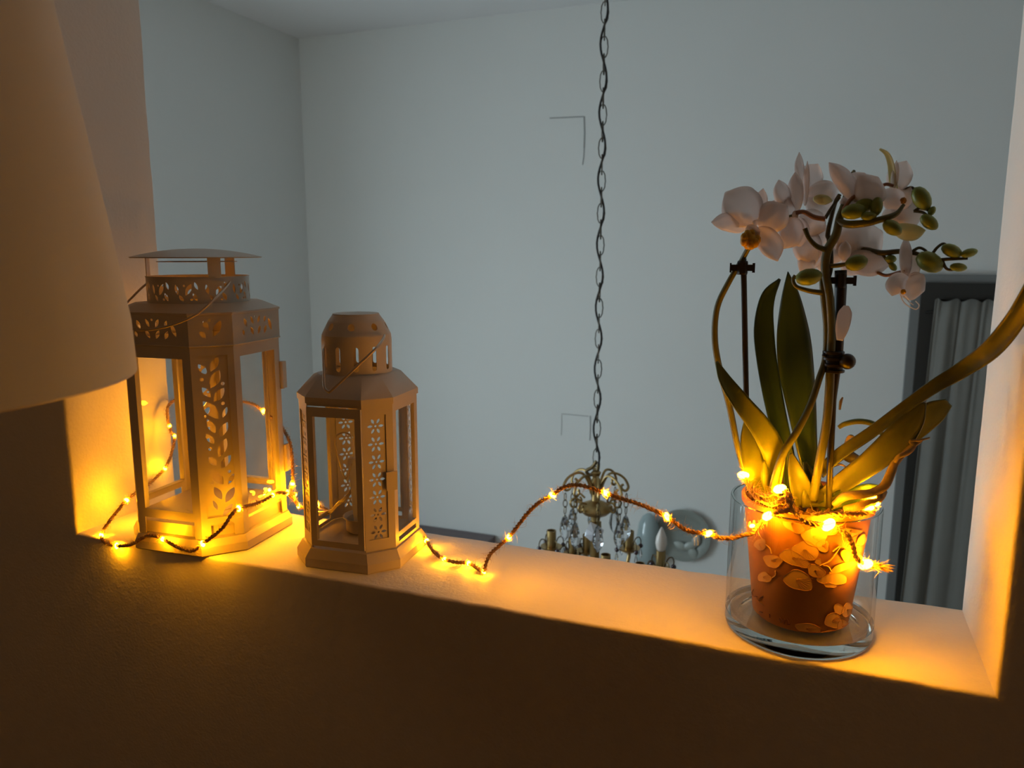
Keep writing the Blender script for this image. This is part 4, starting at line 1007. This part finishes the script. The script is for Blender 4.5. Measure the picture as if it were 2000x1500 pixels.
# ------------------------------------------------------------------ string of lights
def string_light():
    jute = mat('jute_twine', (.52, .31, .15), .85, var=.35, vscale=400, trans=.1)
    fuzzm = mat('jute_fibre', (.72, .50, .28), .7, trans=.45)
    led = emit('amber_led', BULB_COLOR, BULB_STRENGTH)
    packm = mat('battery_pack_white', (.88, .84, .78), .45)
    wirem = mat('clear_lead_wire', (.75, .62, .40), .25, spec=.7, trans=.2)
    t = thing('string_light', 'jute wrapped string of amber lights winding round both lanterns to the vase', 'string light', tuple(Z_(945, 1116, 0)))
    off = Vector(t.location)
    def A(px, py, Y): return W_(px, py, Y)
    bulbs = []
    def b(px, py, Y, s=1.0): bulbs.append((W_(px, py, Y), s)); return W_(px, py, Y)
    # from the small lantern over the sill and up to the vase
    seg1 = [A(800, 1032, .175), A(818, 1040, .150), b(833, 1056, .120, .7), A(848, 1078, .100), b(868, 1092, .085, .6), A(890, 1098, .085), b(915, 1100, .085, .6), A(935, 1112, .078), b(945, 1117, .072, .35), A(950, 1098, .070), A(958, 1082, .068), A(975, 1066, .066), b(994, 1049, .064, .75), A(1015, 1022, .060), A(1030, 1003, .058), A(1052, 982, .056),
            b(1079, 967, .054, .8), A(1100, 952, .052), A(1125, 947, .050), A(1152, 952, .048), b(1183, 963, .046, .85), A(1215, 974, .042), A(1250, 985, .038), A(1278, 997, .034), b(1303, 1009, .030, .8), A(1325, 1026, .026), A(1348, 1038, .022), b(1384, 1042, .018, .9), A(1405, 1050, .020), A(1430, 1051, .020), A(1452, 1045, .018), A(1470, 1041, .014), A(1484, 1025, .010), b(1499, 1008, .0065, 1.5),
            A(1520, 1000, .003), A(1538, 997, .000), A(1550, 985, .002)]
    # round the pot rim and over to the front of the vase
    seg2 = [A(1548, 990, .000), A(1542, 968, .006), b(1523, 955, .012, 1.8), A(1500, 968, .018), A(1480, 962, .030), A(1465, 945, .040), b(1452, 928, .045, 1.5), A(1462, 950, .045), A(1478, 972, .030), A(1510, 985, .012), A(1532, 972, .003), A(1541, 985, .000), A(1556, 1005, -.0015), A(1578, 1022, -.0010), A(1600, 1026, .001), b(1618, 1025, .0015, 2.4), A(1640, 1034, .008), A(1656, 1046, .014), A(1666, 1066, .018), A(1670, 1085, .021), A(1680, 1097, .026), b(1690, 1102, .030, 2.2), A(1706, 1106, .034), A(1722, 1106, .038)]
    seg3 = [A(1585, 1006, .002), A(1610, 1004, .002), A(1640, 1003, .007), A(1675, 1004, .016), A(1698, 1000, .024), A(1708, 985, .030), b(1706, 975, .030, 2.2), A(1690, 968, .035), b(1697, 992, .026, 1.0)]
    # round the tall lantern
    seg4 = [A(640, 996, .178), A(626, 990, .165), b(617, 986, .145, 1.9), A(600, 992, .155), b(583, 988, .155, .5), A(575, 975, .140), b(561, 962, .115, .55), b(576, 966, .135, .5), A(548, 962, .098), b(533, 967, .085, .5), A(520, 975, .072), A(496, 985, .050), b(466, 993, .008, .75), A(450, 1008, -.004), A(436, 1030, -.011), A(415, 1048, -.0145), b(396, 1062, -.0175, .8), A(376, 1076, -.018), A(350, 1070, -.018), b(318, 1053, -.0175, .8), A(296, 1046, -.0165), A(276, 1052, -.015),
            A(255, 1064, -.013), b(228, 1066, -.005, .8), A(206, 1060, -.003), b(198, 1045, .004, .7), A(212, 1020, .018), A(228, 1000, .035), b(247, 977, .052, .9), A(262, 965, .075), A(285, 950, .110), A(303, 935, .130), b(322, 915, .142, .6), A(333, 892, .146), A(339, 870, .146), b(341, 852, .146, .45), A(335, 845, .146), b(331, 832, .146, .5), A(327, 815, .148), A(328, 795, .152), A(340, 782, .160), A(362, 777, .168), b(388, 775, .166, 1.1), A(405, 776, .168), b(432, 777, .166, 1.3), A(465, 783, .168), A(492, 788, .168), b(515, 803, .168), A(535, 818, .160), A(552, 836, .150), A(563, 856, .140),
            A(568, 872, .135), A(571, 900, .132), A(572, 935, .130), b(571, 945, .128, .7), A(569, 958, .125)]
    seg5 = [A(569, 958, .125), A(555, 965, .12), b(526, 957, .110, .4), b(517, 968, .105, .4), A(500, 974, .1), b(479, 977, .06, .4)]
    tw = MB(); fz = MB()
    for seg in (seg1, seg2, seg3, seg4):
        C = spline(seg, 6)
        # resample evenly
        L = [0]
        for i in range(1, len(C)): L.append(L[-1]+(C[i]-C[i-1]).length)
        n = max(8, int(L[-1]/.0016)); E = []; j = 0
        for i in range(n+1):
            s = L[-1]*i/n
            while j < len(L)-2 and L[j+1] < s: j += 1
            f = (s-L[j])/max(1e-9, L[j+1]-L[j]); E.append(C[j].lerp(C[j+1], f))
        m = len(E)
        T = [(E[min(i+1, m-1)]-E[max(i-1, 0)]).normalized() for i in range(m)]
        u = T[0].cross(Vector((.1, .2, 1))).normalized(); A1 = []; A2 = []
        for i in range(m):
            u = (u-T[i]*u.dot(T[i])).normalized(); w = T[i].cross(u); a = i*1.05
            jit = noise.noise(E[i]*150)*.0007
            d = (u*math.cos(a)+w*math.sin(a))*.00115
            A1.append(E[i]+d+u*jit); A2.append(E[i]-d+u*jit)
            for _ in range(5):
                if random.random() < .8:
                    th = random.random()*2*PI; dr = (u*math.cos(th)+w*math.sin(th)+T[i]*random.uniform(-1.6, 1.6)).normalized()
                    ln = random.choice((.003, .0035, .004, .005, .006, .011)) * random.uniform(.6, 1.3)
                    p0 = E[i]+(u*math.cos(th)+w*math.sin(th))*.0015
                    sd = Vector((random.uniform(-1, 1), random.uniform(-1, 1), random.uniform(-1, 1)))*.45
                    fz.tube([p0, p0+dr*ln*.5, p0+(dr+sd*.6).normalized()*ln*.95+sd*ln*.2], [.00017, .00014, .00006], 3, cap=False)
        tw.tube(A1, .00135, 6); tw.tube(A2, .00135, 6)
    tw.obj('twine', jute, t, off, smooth=60)
    fz.obj('twine_fibres', fuzzm, t, off, kind='stuff')
    for p, s in bulbs + [(W_(526, 957, .100), .35), (W_(517, 969, .098), .35), (W_(236, 975, .120), 1.5), (W_(1469, 1027, .005), .35)]:
        a = random.random()*PI
        mx = Matrix.Translation(p) @ Matrix.Rotation(a, 4, 'Y') @ Matrix.Rotation(.4, 4, 'X')
        MB().ball((0, 0, 0), .0032*s**.5, 8, 6, (1, 1, 1.55), mx).obj('bulb', led, t, off, smooth=180)
    # tufted end of the string
    m = MB()
    c = W_(1712, 1106, .036)
    for _ in range(150):
        p = c+Vector((random.uniform(-.008, .008), random.uniform(-.003, .003), random.uniform(-.003, .003)))
        d = Vector((random.uniform(.2, 1), random.uniform(-.4, .4), random.uniform(-.35, .35)))
        m.tube([p, p+d*.005, p+d*.008], [.0003, .00025, .0001], 3, cap=False)
    m.obj('frayed_end', jute, t, off, kind='stuff')
    # battery pack and lead inside the small lantern
    base = W_(700, 1035, .098)
    m = MB(); top = W_(699, 893, .092); bot = W_(713, 1030, .092); dx = (bot-top)
    ax = dx.normalized(); sx = Vector((1, .25, 0)).normalized(); sy = ax.cross(sx)
    B = Matrix((sx, sy, -ax)).transposed().to_4x4(); B.translation = (top+bot)/2
    h = dx.length/2
    bm = bmesh.new(); bmesh.ops.create_cube(bm, size=1); bmesh.ops.scale(bm, vec=(.024, .013, 2*h), verts=bm.verts[:]); bmesh.ops.bevel(bm, geom=bm.edges[:], offset=.002, segments=2, affect='EDGES', profile=.5)
    m.add([v.co.copy() for v in bm.verts], [tuple(v.index for v in f.verts) for f in bm.faces], B); bm.free()
    pk = m.obj('battery_pack', packm, t, off, smooth=40)
    MB().lathe([(.0024, -.0003), (.0024, .0006), (.0003, .0007)], 12, B @ Matrix.Translation((-.006, -.0065, h-.016)) @ Matrix.Rotation(PI/2, 4, 'X')).obj('screw_hole', mat('black_screw', (.01, .01, .01), .6), pk, off)
    P = [(688, 905, .085), (676, 935, .083), (664, 905, .083), (655, 870, .083), (657, 853, .083), (672, 845, .083), (686, 853, .083), (690, 875, .085), (691, 893, .09)]
    MB().tube(spline([W_(*p) for p in P], 6), .0011, 8).obj('wire_loop', wirem, t, off, smooth=60)
    P = [(688, 955, .085), (676, 972, .085), (660, 985, .090), (645, 1000, .10), (625, 1003, .12), (608, 1000, .14), (606, 997, .16), (612, 992, .172)]
    C = spline([W_(*p) for p in P], 5); m = MB()
    for k in (-1, 0, 1): m.tube([c+Vector((0, 0, k*.0019)) for c in C], .0011, 6)
    m.obj('lead_wire', wirem, t, off, smooth=60)
string_light()
